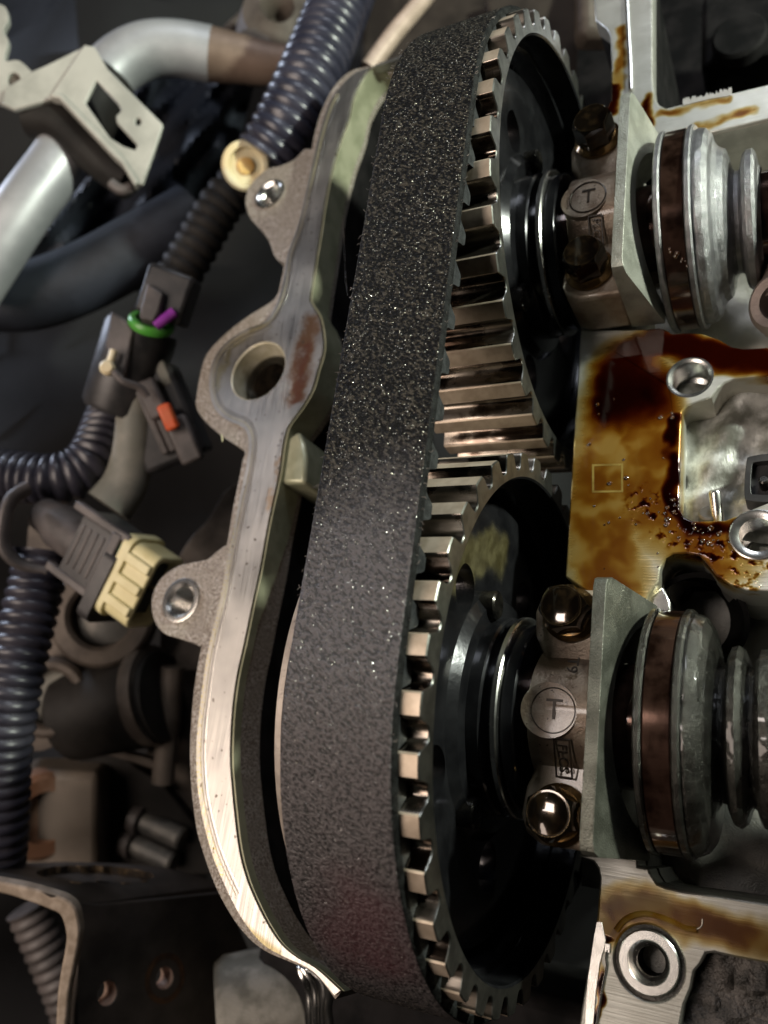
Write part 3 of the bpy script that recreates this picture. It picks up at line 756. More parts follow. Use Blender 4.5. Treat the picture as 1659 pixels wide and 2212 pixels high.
pf = B(); rows = []
for j in range(24):
    rows.append([pf.verts.new(A(1455 + i * 14, 2050 + j * 12) + V((0, 0, -3.6)))for i in range(24)])
for r_ in rows:
    for v_ in r_: v_.co.z += 1.1 * mnoise.noise(v_.co * .35) + .7 * mnoise.noise(v_.co * .9) + .3 * mnoise.noise(v_.co * 2.2)
for j in range(23):
    for i in range(23): pf.faces.new((rows[j][i], rows[j][i + 1], rows[j + 1][i + 1], rows[j + 1][i]))
obj('rough_pocket_floor', pf, m_black_rough, hd)
obj('dirty_groove', lathe(B(), [(-.8, 5.4), (-.5, 6.6), (-1.6, 6.8), (-1.6, 5.4)], (bC.x, bC.y, 0), (0, 0, 1), 48, close=True), m_black_rough, hd)
st = lathe(B(), [(-10, 5.6), (.35, 5.6), (.6, 5.35), (.6, 3.9), (.3, 3.6), (-2.0, 2.9), (-2.4, 2.6), (-3.2, 2.6)], (bC.x, bC.y, 0), (0, 0, 1), 56)
obj('bolt_sleeve', st, m_steel_bright, hd)
obj('sleeve_bore', lathe(B(), [(-3.1, 2.62), (-24, 2.6), (-24, 0)], (bC.x, bC.y, 0), (0, 0, 1), 40), m_deep_shade, hd)
# curved lip round the sleeve, and a thin loop of sealant
lip = catmull([A(x, y, 'z', .1) for x, y in ((1330, 2010), (1345, 1990), (1368, 1977), (1395, 1973), (1425, 1980), (1455, 1992), (1480, 2004), (1505, 2008))], 6)
obj('cast_lip', tube(B(), lip, .75, 10, flat=.45), m_deck_low, hd)
obj('sealant_loop', tube(B(), catmull([A(x, y, 'z', .2) for x, y in ((1490, 2008), (1508, 2006), (1516, 1998), (1517, 1985))], 6), .08, 6), m_cast, hd)
# bare metal strip down the front edge of the lower deck, beside the oil run
sp = [A(x, y, 'z', .25) for x, y in ((1289, 1990), (1300, 1992), (1309, 2030), (1305, 2050), (1296, 2080), (1288, 2140), (1280, 2240), (1262, 2240), (1270, 2110), (1283, 2020))]
obj('gasket_strip', prism(B(), sp, (0, 0, -.3)), m_steel_bright, hd, bevel=.08)
obj('gasket_wire', tube(B(), catmull([A(x, y, 'z', .35) for x, y in ((1312, 2052), (1309, 2070), (1310, 2090), (1302, 2130), (1294, 2180), (1285, 2240))], 5), .22, 6), m_steel_bright, hd)
obj('gasket_tab', box(B(), A(1312, 2048, 'z', .35), (1.1, 1.6, .3)), m_steel_bright, hd, bevel=.1)
# rails round the dark well
RAIL = [(1282, -60), (1283, 0), (1286, 43), (1309, 60), (1318, 74), (1321, 140), (1320, 216), (1306, 240), (1300, 320), (1330, 322), (1400, 318), (1408, 300), (1424, 287), (1450, 290), (1491, 297), (1570, 278), (1659, 257), (1790, 228),
        (1790, 150), (1659, 182), (1573, 203), (1477, 224), (1438, 234), (1424, 226), (1414, 211), (1410, 168), (1410, 0), (1411, -60)]
obj('upper_rail', prism(B(), pz(RAIL), (0, 0, -6)), m_rail, hd, bevel=.4)
rw = B(); prism(rw, [p + V((.3, 0, -5.5)) for p in pz(RAIL)], (0, 0, -55)); obj('rail_wall', rw, m_deep_shade, hd)
tw = B(); tl = pz([(1409, 302), (1424, 288.5), (1450, 292), (1491, 298.5), (1570, 279.5), (1659, 258.5), (1790, 229.5)]); prism(tw, [p + V((0, 0, -.8)) for p in tl] + [p + V((.3, 2.5, -.8)) for p in reversed(tl)], (0, 0, -40)); obj('trough_wall', tw, m_cast, hd)
rid = catmull([A(x, y, 'z', .2) for x, y in ((1352, -40), (1356, 60), (1360, 130), (1362, 195))], 6)
obj('rail_bead', tube(B(), rid, .85, 10, flat=.5), m_steel_bright, hd)
# chipped paint edge along the cross rail
ch = B(); rr = random.Random(5); top = []
for k in range(40):
    f = k / 39; x = 1475 + f * 105; y = 222 - f * 24 - rr.uniform(2, 11); top.append((x, y))
prism(ch, [A(x, y, 'z', .16) for x, y in top] + [A(x, y, 'z', .16) for x, y in ((1580, 206), (1530, 214), (1475, 228))], (0, 0, -1.2)); obj('chipped_edge', ch, m_cast, hd)
# trough floors
def plate(zs, ys, z, mat, name, x0=6, x1=120, bumps=1.5):
    b = B(); rows = []
    for j in range(31):
        rows.append([b.verts.new((x0 + (x1 - x0) * i / 40, ys[0] + (ys[1] - ys[0]) * j / 30, z + bumps * sin(i * .8) * cos(j * .6))) for i in range(41)])
    for j in range(30):
        for i in range(40): b.faces.new((rows[j][i], rows[j][i + 1], rows[j + 1][i + 1], rows[j + 1][i]))
    return obj(name, b, mat, hd)
plate(None, (92, 158), -27, m_cast, 'far_trough_floor'); plate(None, (-34, 36), -27, m_cast_dark, 'near_trough_floor')
# bearing saddles under the caps
for cy in (0, UY):
    sd = prism(B(), [V((5, cy + a, b)) for a, b in ((-24, -.1), (-15, -.1), (-14, -6), (-9, -12), (0, -14.5), (9, -12), (14, -6), (15, -.1), (24, -.1), (24, -34), (-24, -34))], (13.2, 0, 0))
    obj('bearing_saddle', sd, m_cast, hd)
# dark arched bore in the notch below the deck
nb_ = A(1500, 1330, 'z', -9)
obj('tappet_bore', lathe(B(), [(3, 10.6), (3, 9.4), (-16, 9.0), (-16, 0)], (nb_.x, nb_.y, -13), (.25, -.25, 1), 40), m_deep_shade, hd)
obj('notch_web', prism(B(), [A(x, y, 'z', -3) for x, y in ((1389, 1330), (1400, 1290), (1432, 1265), (1448, 1300), (1450, 1330))], (0, 0, -14)), m_steel_bright, hd, bevel=.5)
# castings at the picture edge beyond the cams
pc = thing('rocker_casting', 'warm grey casting with a dark round hole at the picture edge beyond the far camshaft', 'casting', A(1650, 640, 'z', -4))
c = A(1674, 650, 'z', 0)
obj('casting_body', lathe(B(), [(-20, 9), (-6, 8.6), (-1.5, 7.4), (0, 6.0), (-.6, 4.2), (-10, 4.0), (-10, 0)], c, (-.55, -.35, 1), 40), m_pink_cast, pc)
obj('casting_arm', tube(B(), catmull([c + V((2, 4, -6)), c + V((2, 12, -5)), c + V((4, 20, -9))], 6), lambda s: 5.5 - s * .08, 18), m_pink_cast, pc)
# well beyond the rail
wf = B(); box(wf, A(1560, 60, 'z', -95), (120, 160, 4)); obj('well_floor', wf, m_deep_shade, hd)
wt = thing('coil_pack', 'dim dark block deep in the black well beyond the chipped rail', 'ignition coil', A(1520, 90, 'z', -50))
obj('coil_body', box(B(), A(1600, 110, 'z', -70), (24, 34, 26)), m_deep_shade, wt, bevel=2)
obj('coil_collar', lathe(B(), [(0, 0), (0, 9), (5, 9), (6, 8), (6, 0)], A(1600, 100, 'z', -56), (0, -.1, 1), 32), m_deep_shade, wt)

# ------------------------------------------------------------------ camshafts
def camshaft(cy, label, near):
    t = thing('camshaft', label, 'camshaft', (40, cy, 0), 'camshafts lying in the head')
    ax = (1, 0, 0); o_ = (0, cy, 0)
    obj('shaft', lathe(B(), [(-16, 12.9), (26, 12.9), (26, 14), (27, 14), (27, 10.8), (110, 10.8), (110, 0)], o_, ax, 56), m_lobe, t)
    obj('oiled_ring', lathe(B(), [(27.3, 12), (27.3, 23.3), (27.8, 23.9), (32.2, 23.9), (32.6, 23.4), (32.6, 12)], o_, ax, 96), m_lobe, t)
    obj('ring_edge', lathe(B(), [(25.9, 12), (25.9, 23.9), (26.2, 24.3), (27.0, 24.3), (27.4, 23.9), (27.4, 12)], o_, ax, 96), (m_cam_shaded if near else m_cast_cam), t)
    obj('ring_flange', lathe(B(), [(32.5, 12), (32.5, 23.9), (32.8, 24.3), (33.6, 24.3), (34.0, 23.9), (34.0, 12)], o_, ax, 96), (m_cam_shaded if near else m_cast_cam), t)
    if near: prof = [(33.9, 12), (33.9, 23.4), (34.6, 23.5), (36.4, 22.6), (37.6, 20.8), (38.2, 18.0), (38.7, 14.0), (39.0, 13.2), (39.9, 13.4), (40.3, 15.4), (41.0, 17.0), (42.2, 17.4), (43.2, 16.6), (43.9, 14.6), (44.3, 13.4), (45.0, 13.6), (45.5, 15.6), (46.2, 16.8), (47.6, 16.9), (48.6, 15.4), (49.2, 13.2), (50, 12.4)]
    else: prof = [(33.9, 12), (33.9, 22.9), (34.8, 23.2), (36.2, 22.8), (37.2, 21.6), (37.8, 19.4), (38.6, 18.2), (40.0, 17.4), (40.7, 15.4), (41.2, 12.8), (41.8, 12.0), (42.8, 12.0), (43.2, 13.2), (43.7, 15.4), (44.5, 16.2), (45.8, 16.2), (46.5, 15.2), (47.0, 12.4), (47.5, 11.8)]
    fine_ = []
    for (a1, r1_), (a2, r2_) in zip(prof, prof[1:]):
        for q in range(4): fine_.append((a1 + (a2 - a1) * q / 4, r1_ + (r2_ - r1_) * q / 4))
    fine_.append(prof[-1])
    gc = lathe(B(), fine_, o_, ax, 160)
    for v in gc.verts:
        rad = V((0, v.co.y - cy, v.co.z)); rl_ = rad.length
        if rl_ < 12.6: continue
        k_ = .12 * mnoise.noise(v.co * .9) + .08 * mnoise.noise(v.co * 2.1) - .5 * max(0, mnoise.noise(v.co * .22 + V((cy, 3, 0))))
        v.co += rad / rl_ * k_ + V((.06 * mnoise.noise(v.co * 1.3 + V((5, 5, 5))), 0, 0))
    obj('grooved_casting', gc, (m_cam_shaded if near else m_cast_cam), t)
    pr2 = [(52, 11.4), (52.4, 14.6), (53.2, 15.2), (56.4, 15.2), (57.2, 14.6), (57.6, 11.4)]
    obj('rear_collar', lathe(B(), pr2, o_, ax, 72), m_lobe, t)
    # one egg-shaped lobe farther along
    lobe = []
    for k in range(64):
        a = 2 * pi * k / 64; r = 14 + 7 * max(0, cos(a - (2.2 if near else 1.2))) ** 3; lobe.append(V((74, cy + r * cos(a), r * sin(a))))
    obj('cam_lobe', prism(B(), lobe, (12, 0, 0)), m_steel_bright, t, bevel=.4)
    return t
camshaft(0, 'camshaft nearer the camera with a brown oiled ring showing a window reflection', True)
camshaft(UY, 'far camshaft with beads of oil on its brown ring, below the chipped rail', False)
# oil beads clinging to the far ring
ob = B(); rr = random.Random(11)
for (x, y, r) in ((1437, 610, .5), (1452, 596, .62), (1462, 608, .5), (1447, 622, .62), (1470, 618, .42), (1436, 592, .45), (1468, 600, .35), (1458, 630, .4)):
    a = atan2(A(x, y, 'x', 32).z, A(x, y, 'x', 32).y - UY)
    bmesh.ops.create_icosphere(ob, subdivisions=2, radius=r, matrix=Matrix.Translation(V((A(x, y, 'z', 20).x + .4, UY + 23.9 * cos(a), 23.9 * sin(a)))))
for k in range(90):
    t_ = rr.random()
    x = 1385 + 260 * t_ + rr.gauss(0, 26); y = 1085 + 130 * t_ + rr.gauss(0, 26)
    if k % 5 == 0: x = rr.uniform(1270, 1460); y = rr.uniform(860, 1230)
    if 1462 < x and y < 1130 or x > 1580 and y < 1215 or (x > 1425 and y > 1190): continue
    p = A(x, y); r = rr.choice((.18, .22, .3, .45))
    bmesh.ops.create_icosphere(ob, subdivisions=2, radius=r, matrix=Matrix.Translation(p) @ Matrix.Diagonal((1 + rr.random() * .5, 1 + rr.random() * .5, .5, 1)))
tag(obj('oil_beads', ob, m_oil), 'beads of brown oil on the far camshaft ring and the stained deck', 'oil', kind='stuff')

# ------------------------------------------------------------------ bearing caps and their bolts
def cap(cy, label, word, num):
    t = thing('bearing_cap', label, 'bearing cap', (10, cy, 0), 'cam bearing caps')
    def c2(y, x): return V((x, cy + y, 0))
    # body: two bolt pads joined by an arch
    foot = []
    for (y, x) in ((25.2, 18.4), (25.2, 8), (23.5, 4.6), (20, 3.4), (15, 3.8), (11.5, 5.6), (-11.5, 5.6), (-15, 4.2), (-20, 3.6), (-23.5, 5.0), (-25.2, 8), (-25.2, 18.4)): foot.append(c2(y, x))
    body = obj('cap_body', prism(B(), foot, (0, 0, 14.5)), m_cap, t, bevel=1.2, seg=3)
    arch = [V((5.2, cy + a, b)) for a, b in [(-15, .3)] + [(-15 + .5 * 0, 8)] + [(19.2 * sin(k * pi / 24 - pi / 4) * .80, 20.4 * cos((k * pi / 24 - pi / 4) * 1.02)) for k in range(13)] + [(15, 8), (15, .3)]]
    obj('arch', prism(B(), arch, (13.2, 0, 0)), m_cap, t, bevel=.9, seg=3)
    # round pad carrying the letter
    padc = V((10.4, cy - .6, 0))
    pd = B(); pts = []
    for k in range(40):
        a = 2 * pi * k / 40; pts.append(V((padc.x - .9 + 5.6 * cos(a), padc.y + 5.4 * sin(a), 8)))
    obj('letter_pad', prism(B(), pts, (0, 0, 12.35)), m_cap, t, bevel=1.0, seg=3)
    ring = [V((padc.x + 4.3 * cos(2 * pi * k / 40), padc.y + 4.3 * sin(2 * pi * k / 40), 20.4)) for k in range(41)]
    obj('cast_circle', tube(B(), ring, .2 if cy else .13, 6, caps=False), m_mark, t)
    obj('cast_letter', text_bm('T', (padc.x + .2, padc.y, 20.4), 5.6, .35, (1, 0, 0), (0, 1, 0)), m_mark, t, smooth=None)
    bx = [V((11.6 + i, cy - 6.2 + j, 20.1)) for i, j in ((-1.7, 0), (1.7, 0), (1.7, -8.2), (-1.7, -8.2))]
    fr = B(); prism(fr, bx, (0, 0, 19.35) if False else (0, 0, .0), []) if False else None
    o = [V((12.2 + i, cy - 5.6 + j, 0)) for i, j in ((-1.7, 0), (1.7, 0), (1.7, -8.0), (-1.7, -8.0))]
    inn_ = [V((12.2 + i, cy - 5.6 + j, 0)) for i, j in ((-1.35, -.35), (1.35, -.35), (1.35, -7.65), (-1.35, -7.65))]
    # the box sits on the falling flank of the arch: tilt it about x
    tilt = Matrix.Translation(V((0, cy - 5.6, 19.6))) @ Matrix.Rotation(radians(-29 + 58), 4, 'X') @ Matrix.Translation(V((0, -(cy - 5.6), 0)))
    b = B(); prism(b, o, (0, 0, .3), [inn_]); bmesh.ops.transform(b, matrix=tilt, verts=b.verts)
    obj('mark_frame', b, m_mark, t, bevel=.08)
    b = text_bm(word, (12.2, cy - 9.6, .12), 2.7, .3, (0, -1, 0), (1, 0, 0)); bmesh.ops.transform(b, matrix=tilt, verts=b.verts)
    obj('foundry_mark', b, m_mark, t, smooth=None)
    if num:
        tilt2 = Matrix.Translation(V((0, cy + 7, 19.5))) @ Matrix.Rotation(radians(-22), 4, 'X') @ Matrix.Translation(V((0, -(cy + 7), 0)))
        b = text_bm(num, (13.2, cy + 8.6, .1), 3.2, .3, (0, -1, 0), (1, 0, 0)); bmesh.ops.transform(b, matrix=tilt2, verts=b.verts)
        obj('cast_number', b, m_mark, t, smooth=None)
    # thrust fin: a plate with a sloping, arched outer face
    fin = [V((17.9, cy + a, b)) for a, b in ((-25.5, .2), (-25.5, 22.2), (-24.7, 24), (-22.9, 24.7), (22.9, 24.7), (24.7, 24), (25.5, 22.2), (25.5, .2))]
    fb_ = B(); f2 = []
    lo = [fb_.verts.new(p) for p in fin]
    hi = [fb_.verts.new(V((20.3 + (24.7 - p.z) * .22, p.y, p.z))) for p in fin]
    fb_.faces.new(lo); fb_.faces.new(hi)
    for k in range(8): fb_.faces.new((lo[k], lo[(k + 1) % 8], hi[(k + 1) % 8], hi[k]))
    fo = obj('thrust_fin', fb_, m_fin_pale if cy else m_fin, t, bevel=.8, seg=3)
    cut(fo, lathe(B(), [(18.9, 0), (18.9, 17.0), (21.5, 19.6), (32, 24), (32, 0)], (0, cy, 0), (1, 0, 0), 72))
    return t
cap(0, 'bearing cap nearer the camera, with a T in a circle above a boxed foundry mark', 'FLCS', 'T9')
cap(UY, 'far bearing cap with a T in a dark ring and light falling on its flank', 'FLCG', None)
def bolt(x, y, label, src=None, dome=False, rot=0.3):
    t = thing('cap_bolt', label, 'bolt', (x, y, 14.5), 'hexagon flange bolts holding the bearing caps')
    obj('bolt_flange', lathe(B(), [(14.4, 0), (14.4, 5.5), (15.0, 5.85), (15.5, 5.75), (16.4, 4.8), (16.6, 3.4)], (x, y, 0), (0, 0, 1), 48), m_washer, t)
    b = B(); prism(b, hexagon((x, y, 16), 4.95, rot), (0, 0, 6.6))
    ho = obj('hex_head', b, m_bolt, t)
    # chamfered crown: turned away outside a cone
    cut(ho, lathe(B(), [(21.5, 5.0), (22.75, 3.95), (26, 3.95), (26, 9), (21.5, 9)], (x, y, 0), (0, 0, 1), 48, close=True))
    if dome:
        obj('oil_dome', lathe(B(), [(22.5, 3.85), (22.68, 3.7), (22.85, 2.6), (22.95, 1.3), (22.97, 0)], (x, y, 0), (0, 0, 1), 40), m_bolt, t)
    return t
bolt(11.2, 19.6, 'dark flange bolt between the belt sprocket and the amber deck, beyond the circled T', dome=True, rot=.15)
bolt(11.4, -19.4, 'oil-glazed black bolt nearest the camera, below the foundry mark', dome=True, rot=.55)
bolt(10.4, UY + 21.6, 'sharp-edged hexagon bolt at the far end of the far cap, below the rail', rot=.25)
bolt(10.4, UY - 17.4, 'sharp-edged hexagon bolt of the far cap beside the bright collar', rot=.25)
# ------------------------------------------------------------------ engine bay things behind the cover
def cor_hose(name, pts, r, label, cat, mat=m_hose, pitch=4.2, amp=1.3, group=None, seg=28):
    p = resample(catmull([V(q) for q in pts], 10), pitch / 8)
    return tag(obj(name, tube(B(), p, corr(r, pitch, amp), seg), mat, smooth=60), label, cat, group)
GH = 'corrugated loom hoses in the engine bay'
cor_hose('corrugated_hose', [Q(760, -60, 330), Q(722, 40, 322), Q(672, 160, 312), Q(620, 270, 310), Q(575, 345, 312)], 12.5, 'fat bluish black corrugated hose ending at the cream plug', 'hose', mat=m_hose_blue, pitch=4.6, group=GH)
cor_hose('corrugated_hose', [Q(545, 370, 345), Q(480, 440, 345), Q(420, 540, 345), Q(330, 690, 345), Q(255, 850, 345), Q(205, 980, 345)], 9.5, 'dim corrugated hose slanting down behind the black connector', 'hose', mat=m_rubber, pitch=5, group=GH)
cor_hose('corrugated_hose', [Q(-40, 1020, 300), Q(40, 1030, 296), Q(110, 1036, 294), Q(165, 1022, 296), Q(205, 985, 300), Q(240, 900, 312), Q(262, 830, 322)], 9.5, 'dark corrugated hose curling round in a bend by the grey sleeve', 'hose', pitch=3.6, group=GH)
cor_hose('corrugated_hose', [Q(92, 1190, 286), Q(80, 1260, 284), Q(60, 1340, 280), Q(40, 1430, 276), Q(20, 1530, 274), Q(5, 1640, 274), Q(0, 1780, 276), Q(-8, 1880, 280)], 9.6, 'dark corrugated hose hanging down beside the cream-fronted connector', 'hose', pitch=4.0, group=GH)
cor_hose('corrugated_hose', [Q(60, 1960, 330), Q(95, 2040, 330), Q(130, 2120, 330), Q(160, 2200, 330)], 8.5, 'faint grey corrugated hose seen behind the steel bracket', 'hose', mat=m_grey_plastic, pitch=4.5, group=GH)

pl = thing('cream_plug', 'round cream plug on the end of the fat corrugated hose', 'plug', Q(538, 360, 308))
pn = (ROT.transposed() @ V((.25, -.30, .92))).normalized(); pc_ = Q(531, 358, 308)
obj('plug_body', lathe(B(), [(-12, 0), (-12, 7.8), (-1.5, 9.0), (0, 9.0), (.9, 8.1), (.9, 6.6), (-.6, 5.9), (-.6, 0)], pc_, pn, 40), m_ivory, pl)
obj('plug_core', lathe(B(), [(-2, 3.2), (.4, 3.0), (.7, 2.2), (.7, 0)], pc_, pn, 24), simple('amber_plug_core', (.72, .42, .12), (.8, .55, .22), 0, .5), pl)

pp = thing('aluminium_pipe', 'bent silver aluminium pipe held by the pale clamp bracket', 'pipe', Q(300, 200, 340))
p1 = catmull([Q(-70, 640, 330), Q(0, 530, 330), Q(60, 440, 332), Q(120, 360, 336), Q(165, 290, 340), Q(200, 220, 344), Q(245, 150, 346), Q(310, 112, 348), Q(380, 106, 350), Q(455, 118, 352)], 8)
obj('pipe_run', tube(B(), p1, lambda s: 11.2, 32), m_pipe, pp)
p2 = catmull([Q(455, 118, 352), Q(520, 128, 353), Q(580, 138, 354), Q(640, 140, 355), Q(720, 150, 360)], 8)
obj('stained_pipe_end', tube(B(), p2, lambda s: 11.0 - min(4.5, s * .10), 32), m_pipe_brown, pp, label='brown dust-stained stretch of the pipe')
# pale clamp: cross arm, slotted plate with a tongue and hole
cb = thing('clamp_bracket', 'pale painted sheet bracket with a slotted opening and small holed tongue over the pipe', 'bracket', Q(200, 210, 318))
def sheet(pts, th, depth_fn=None):
    p = [Q(x, y, d) for x, y, d in pts]
    return p
nrm = (ROT.transposed() @ V((.1, .1, 1))).normalized()
plate_ = [Q(x, y, 318) for x, y in ((182, 96), (204, 100), (232, 148), (352, 268), (346, 290), (308, 398), (290, 396), (270, 350), (246, 330), (130, 206), (112, 200))]
slot = [Q(x, y, 318) for x, y in ((208, 172), (254, 222), (262, 238), (250, 250), (252, 264), (296, 312), (292, 324), (268, 316), (238, 298), (184, 222))]
hole_ = [Q(298 + 6 * cos(k * pi / 8), 262 + 8 * sin(k * pi / 8), 318) for k in range(16)]
obj('slotted_plate', prism(B(), plate_, nrm * -2.2, [slot, hole_]), m_bracket_pale, cb, bevel=.5)
arm = [Q(x, y, 320) for x, y in ((186, 98), (100, 140), (72, 152), (10, 190), (4, 225), (30, 236), (120, 212), (150, 190))]
obj('cross_arm', prism(B(), arm, nrm * -2.5), m_bracket_pale, cb, bevel=.5)
obj('folded_edge', prism(B(), [Q(x, y, 317.0) for x, y in ((108, 198), (132, 200), (260, 332), (300, 392), (290, 400), (262, 352), (246, 338), (128, 212), (108, 208))], nrm * -5), m_bracket_pale, cb, bevel=.6)
ls = thing('scalloped_bracket', 'pale bracket with a scalloped edge at the picture corner beside the clamp', 'bracket', Q(20, 150, 322))
obj('scalloped_plate', prism(B(), catmull([Q(x, y, 322) for x, y in ((-60, 20), (4, 10), (18, 40), (8, 66), (18, 90), (10, 130), (40, 130), (70, 156), (100, 190), (60, 230), (20, 228), (-60, 180))], 4, True), nrm * -3, [[Q(30 + 14 * cos(k * pi / 10), 172 + 16 * sin(k * pi / 10), 322) for k in range(20)]]), m_bracket_pale, ls, bevel=.5)
obj('plate_stud', lathe(B(), [(-8, 3.4), (-1, 3.4), (-.4, 2.6), (-.4, 0)], Q(30, 172, 323), nrm, 20), m_brown_cast, ls)
cu_ = thing('pipe_cushion', 'dark rubber cushion wrapped round the pipe under the clamp bracket', 'cushion', Q(150, 250, 330))
obj('cushion_block', tube(B(), catmull([Q(70, 250, 332), Q(130, 262, 330), Q(205, 330, 330), Q(285, 392, 330)], 8), lambda s: 8.5, 20), m_rubber, cu_)
obj('cushion_lip', tube(B(), catmull([Q(240, 396, 322), Q(262, 410, 322), Q(285, 404, 322)], 6), 2.2, 12), m_grey_plastic, cu_)

obj('cushion_sleeve', tube(B(), catmull([Q(140, 325, 336), Q(165, 290, 340), Q(200, 220, 344), Q(232, 170, 346)], 8), 13.0, 24), m_rubber, cu_)
# navy moulded sheet behind the pipe
nv = B(); rows = []
for j in range(41):
    row = []
    for i in range(41):
        x = 120 + i / 40 * 400; y = 150 + j / 40 * 480
        d = 408 + 14 * sin(i * .32 + .12 * j) + 9 * sin(j * .41 - .2 * i) + 5 * sin(i * .9 + j * .7)
        row.append(nv.verts.new(Q(x - (j - 12) * 3.2, y, d)))
    rows.append(row)
for j in range(40):
    for i in range(40): nv.faces.new((rows[j][i], rows[j][i + 1], rows[j + 1][i + 1], rows[j + 1][i]))
tag(obj('moulded_liner', nv, m_navy), 'dark navy dusty moulded liner behind the silver pipe', 'liner')
dk_ = tube(B(), catmull([Q(-60, 640, 360), Q(60, 640, 360), Q(180, 600, 362), Q(330, 520, 366), Q(420, 470, 372)], 8), 15, 24)
tag(obj('smooth_hose', dk_, m_navy), 'smooth dark hose lying low beyond the connector', 'hose')
tn = thing('tan_pipe', 'thin tan pipe slanting down behind the top of the belt', 'pipe', Q(850, 60, 330))
obj('pipe_run', tube(B(), catmull([Q(960, -60, 335), Q(905, 10, 330), Q(850, 75, 325), Q(795, 150, 322)], 6), 3.6, 18), simple('tan_pipe_paint', (.42, .32, .25), (.52, .40, .32), .1, .5), tn)
tn2 = tube(B(), catmull([Q(590, -60, 420), Q(540, 20, 420), Q(470, 90, 420), Q(430, 150, 425)], 6), 3.0, 14)
tag(obj('thin_pipe', tn2, m_brown_cast), 'dim thin pipe above the bent silver pipe', 'pipe')
dc = thing('dusty_casting', 'dusty brown casting hidden in the dark above the stained pipe', 'casting', Q(590, 70, 380))
obj('casting_lump', lathe(B(), [(-30, 0), (-28, 16), (-10, 20), (4, 16), (8, 8), (4, 5), (-4, 4), (-4, 0)], Q(600, 40, 380), nrm, 32), m_brown_cast, dc)
obj('casting_ear', lathe(B(), [(-20, 0), (-18, 9), (-4, 10), (0, 8), (0, 0)], Q(548, 96, 372), nrm, 28), m_brown_cast, dc)
# dim dusty block behind the sprocket at the top of the picture
hb = thing('firewall_panel', 'dim brown panel in the dark beyond the top of the far sprocket', 'panel', Q(1210, 40, 400))
obj('panel_sheet', box(B(), Q(1180, 40, 420), (190, 70, 8), nx, ny), m_panel, hb, bevel=3)
obj('panel_flange', box(B(), Q(1230, 150, 405), (60, 90, 6), nx * .9 + ny * .3, ny), m_panel, hb, bevel=2)
rl = thing('rail_corner_casting', 'brown stained lump of casting at the top of the upright rail', 'casting', Q(1290, 40, 300))
obj('corner_lump', box(B(), Q(1294, 30, 290), (16, 22, 12), nx, ny), m_brown_cast, rl, bevel=3)

# black connector with green seal and purple lock
ca = (ROT.transposed() @ V((.34, .93, .12))).normalized()
cc = Q(290, 765, 292); cr, cv, _ = frame(ca)
kn = thing('round_connector', 'black plug connector with a bright green seal and purple lock', 'connector', cc)
obj('connector_body', lathe(B(), [(-22, 0), (-22, 11.2), (-20, 12.4), (8, 12.8), (10, 12.2), (10, 10.4), (2, 10), (2, 0)], cc, ca, 36), m_black_plastic, kn)
obj('front_shell', prism(B(), [Q(x, y, 278) for x, y in ((238, 668), (276, 690), (292, 712), (278, 770), (268, 820), (250, 815), (236, 770), (226, 742))], nrm * -6), m_grey_plastic, kn, bevel=1.2)
obj('green_seal', lathe(B(), [(-1.5, 5.6), (-1.5, 7.2), (-.6, 7.8), (.9, 7.8), (1.8, 7.2), (1.8, 5.6)], Q(327, 700, 281), (ROT.transposed() @ V((.30, .80, .52))).normalized(), 36, close=True), m_green, kn)
obj('lock_tab', prism(B(), [Q(x, y, 272) for x, y in ((318, 610), (354, 632), (344, 672), (332, 696), (300, 686), (304, 660))], nrm * -5), m_grey_plastic, kn, bevel=.8)
obj('latch_hood', box(B(), Q(366, 640, 282), (17, 15, 16), ca, nrm), m_black_plastic, kn, bevel=1.5)
obj('purple_lock', tube(B(), [Q(336, 704, 274), Q(350, 694, 274), Q(376, 674, 275)], 1.8, 12), m_purple, kn)
obj('pin_tail', tube(B(), [Q(232, 790, 276), Q(240, 775, 275), Q(246, 756, 275)], 1.3, 10), m_ivory, kn)
obj('pin_bead', lathe(B(), [(-2, 0), (-2, 2.4), (1, 2.6), (2, 1.8), (2, 0)], Q(233, 795, 275), nrm, 16), m_ivory, kn)
obj('wire_clip', tube(B(), catmull([Q(246, 802, 274), Q(268, 824, 274), Q(300, 836, 276), Q(318, 856, 278)], 6), 1.3, 10), m_grey_plastic, kn)
sl = tube(B(), catmull([Q(290, 850, 290), Q(292, 920, 292), Q(286, 990, 294), Q(268, 1050, 294), Q(235, 1095, 292)], 10), lambda s: 6.2 + s * .055, 24)
tag(obj('wire_sleeve', sl, m_sleeve), 'olive-grey sleeve hanging below the green-sealed connector', 'sleeve')
oc = thing('sensor_connector', 'dark ribbed connector with an orange locking tab', 'connector', Q(365, 880, 290))
ob_ = (ROT.transposed() @ V((-.38, .92, .1))).normalized(); orr = (ROT.transposed() @ V((.92, .38, 0))).normalized()
obj('connector_shell', box(B(), Q(350, 905, 296), (24, 34, 16), orr, ob_), m_black_plastic, oc, bevel=2)
for k in range(3):
    obj('shell_rib', box(B(), Q(330 + k * 16, 912 - k * 6, 286.5), (2.6, 24, 3), orr, ob_), m_grey_plastic, oc, bevel=.6)
obj('orange_tab', box(B(), Q(364, 901, 282), (4.6, 9.5, 4), orr, ob_), m_orange, oc, bevel=1)
obj('grey_latch', box(B(), Q(330, 862, 284), (7, 14, 4), orr, ob_), m_grey_plastic, oc, bevel=1.2)
obj('latch_hook', box(B(), Q(398, 950, 288), (8, 17, 5), orr, ob_), m_grey_plastic, oc, bevel=1.2)
obj('pale_latch', box(B(), Q(354, 808, 288), (4, 9, 3), orr, ob_), m_sleeve, oc, bevel=.8)
fg = box(B(), Q(258, 915, 310), (9, 11, 8), nx, ny)
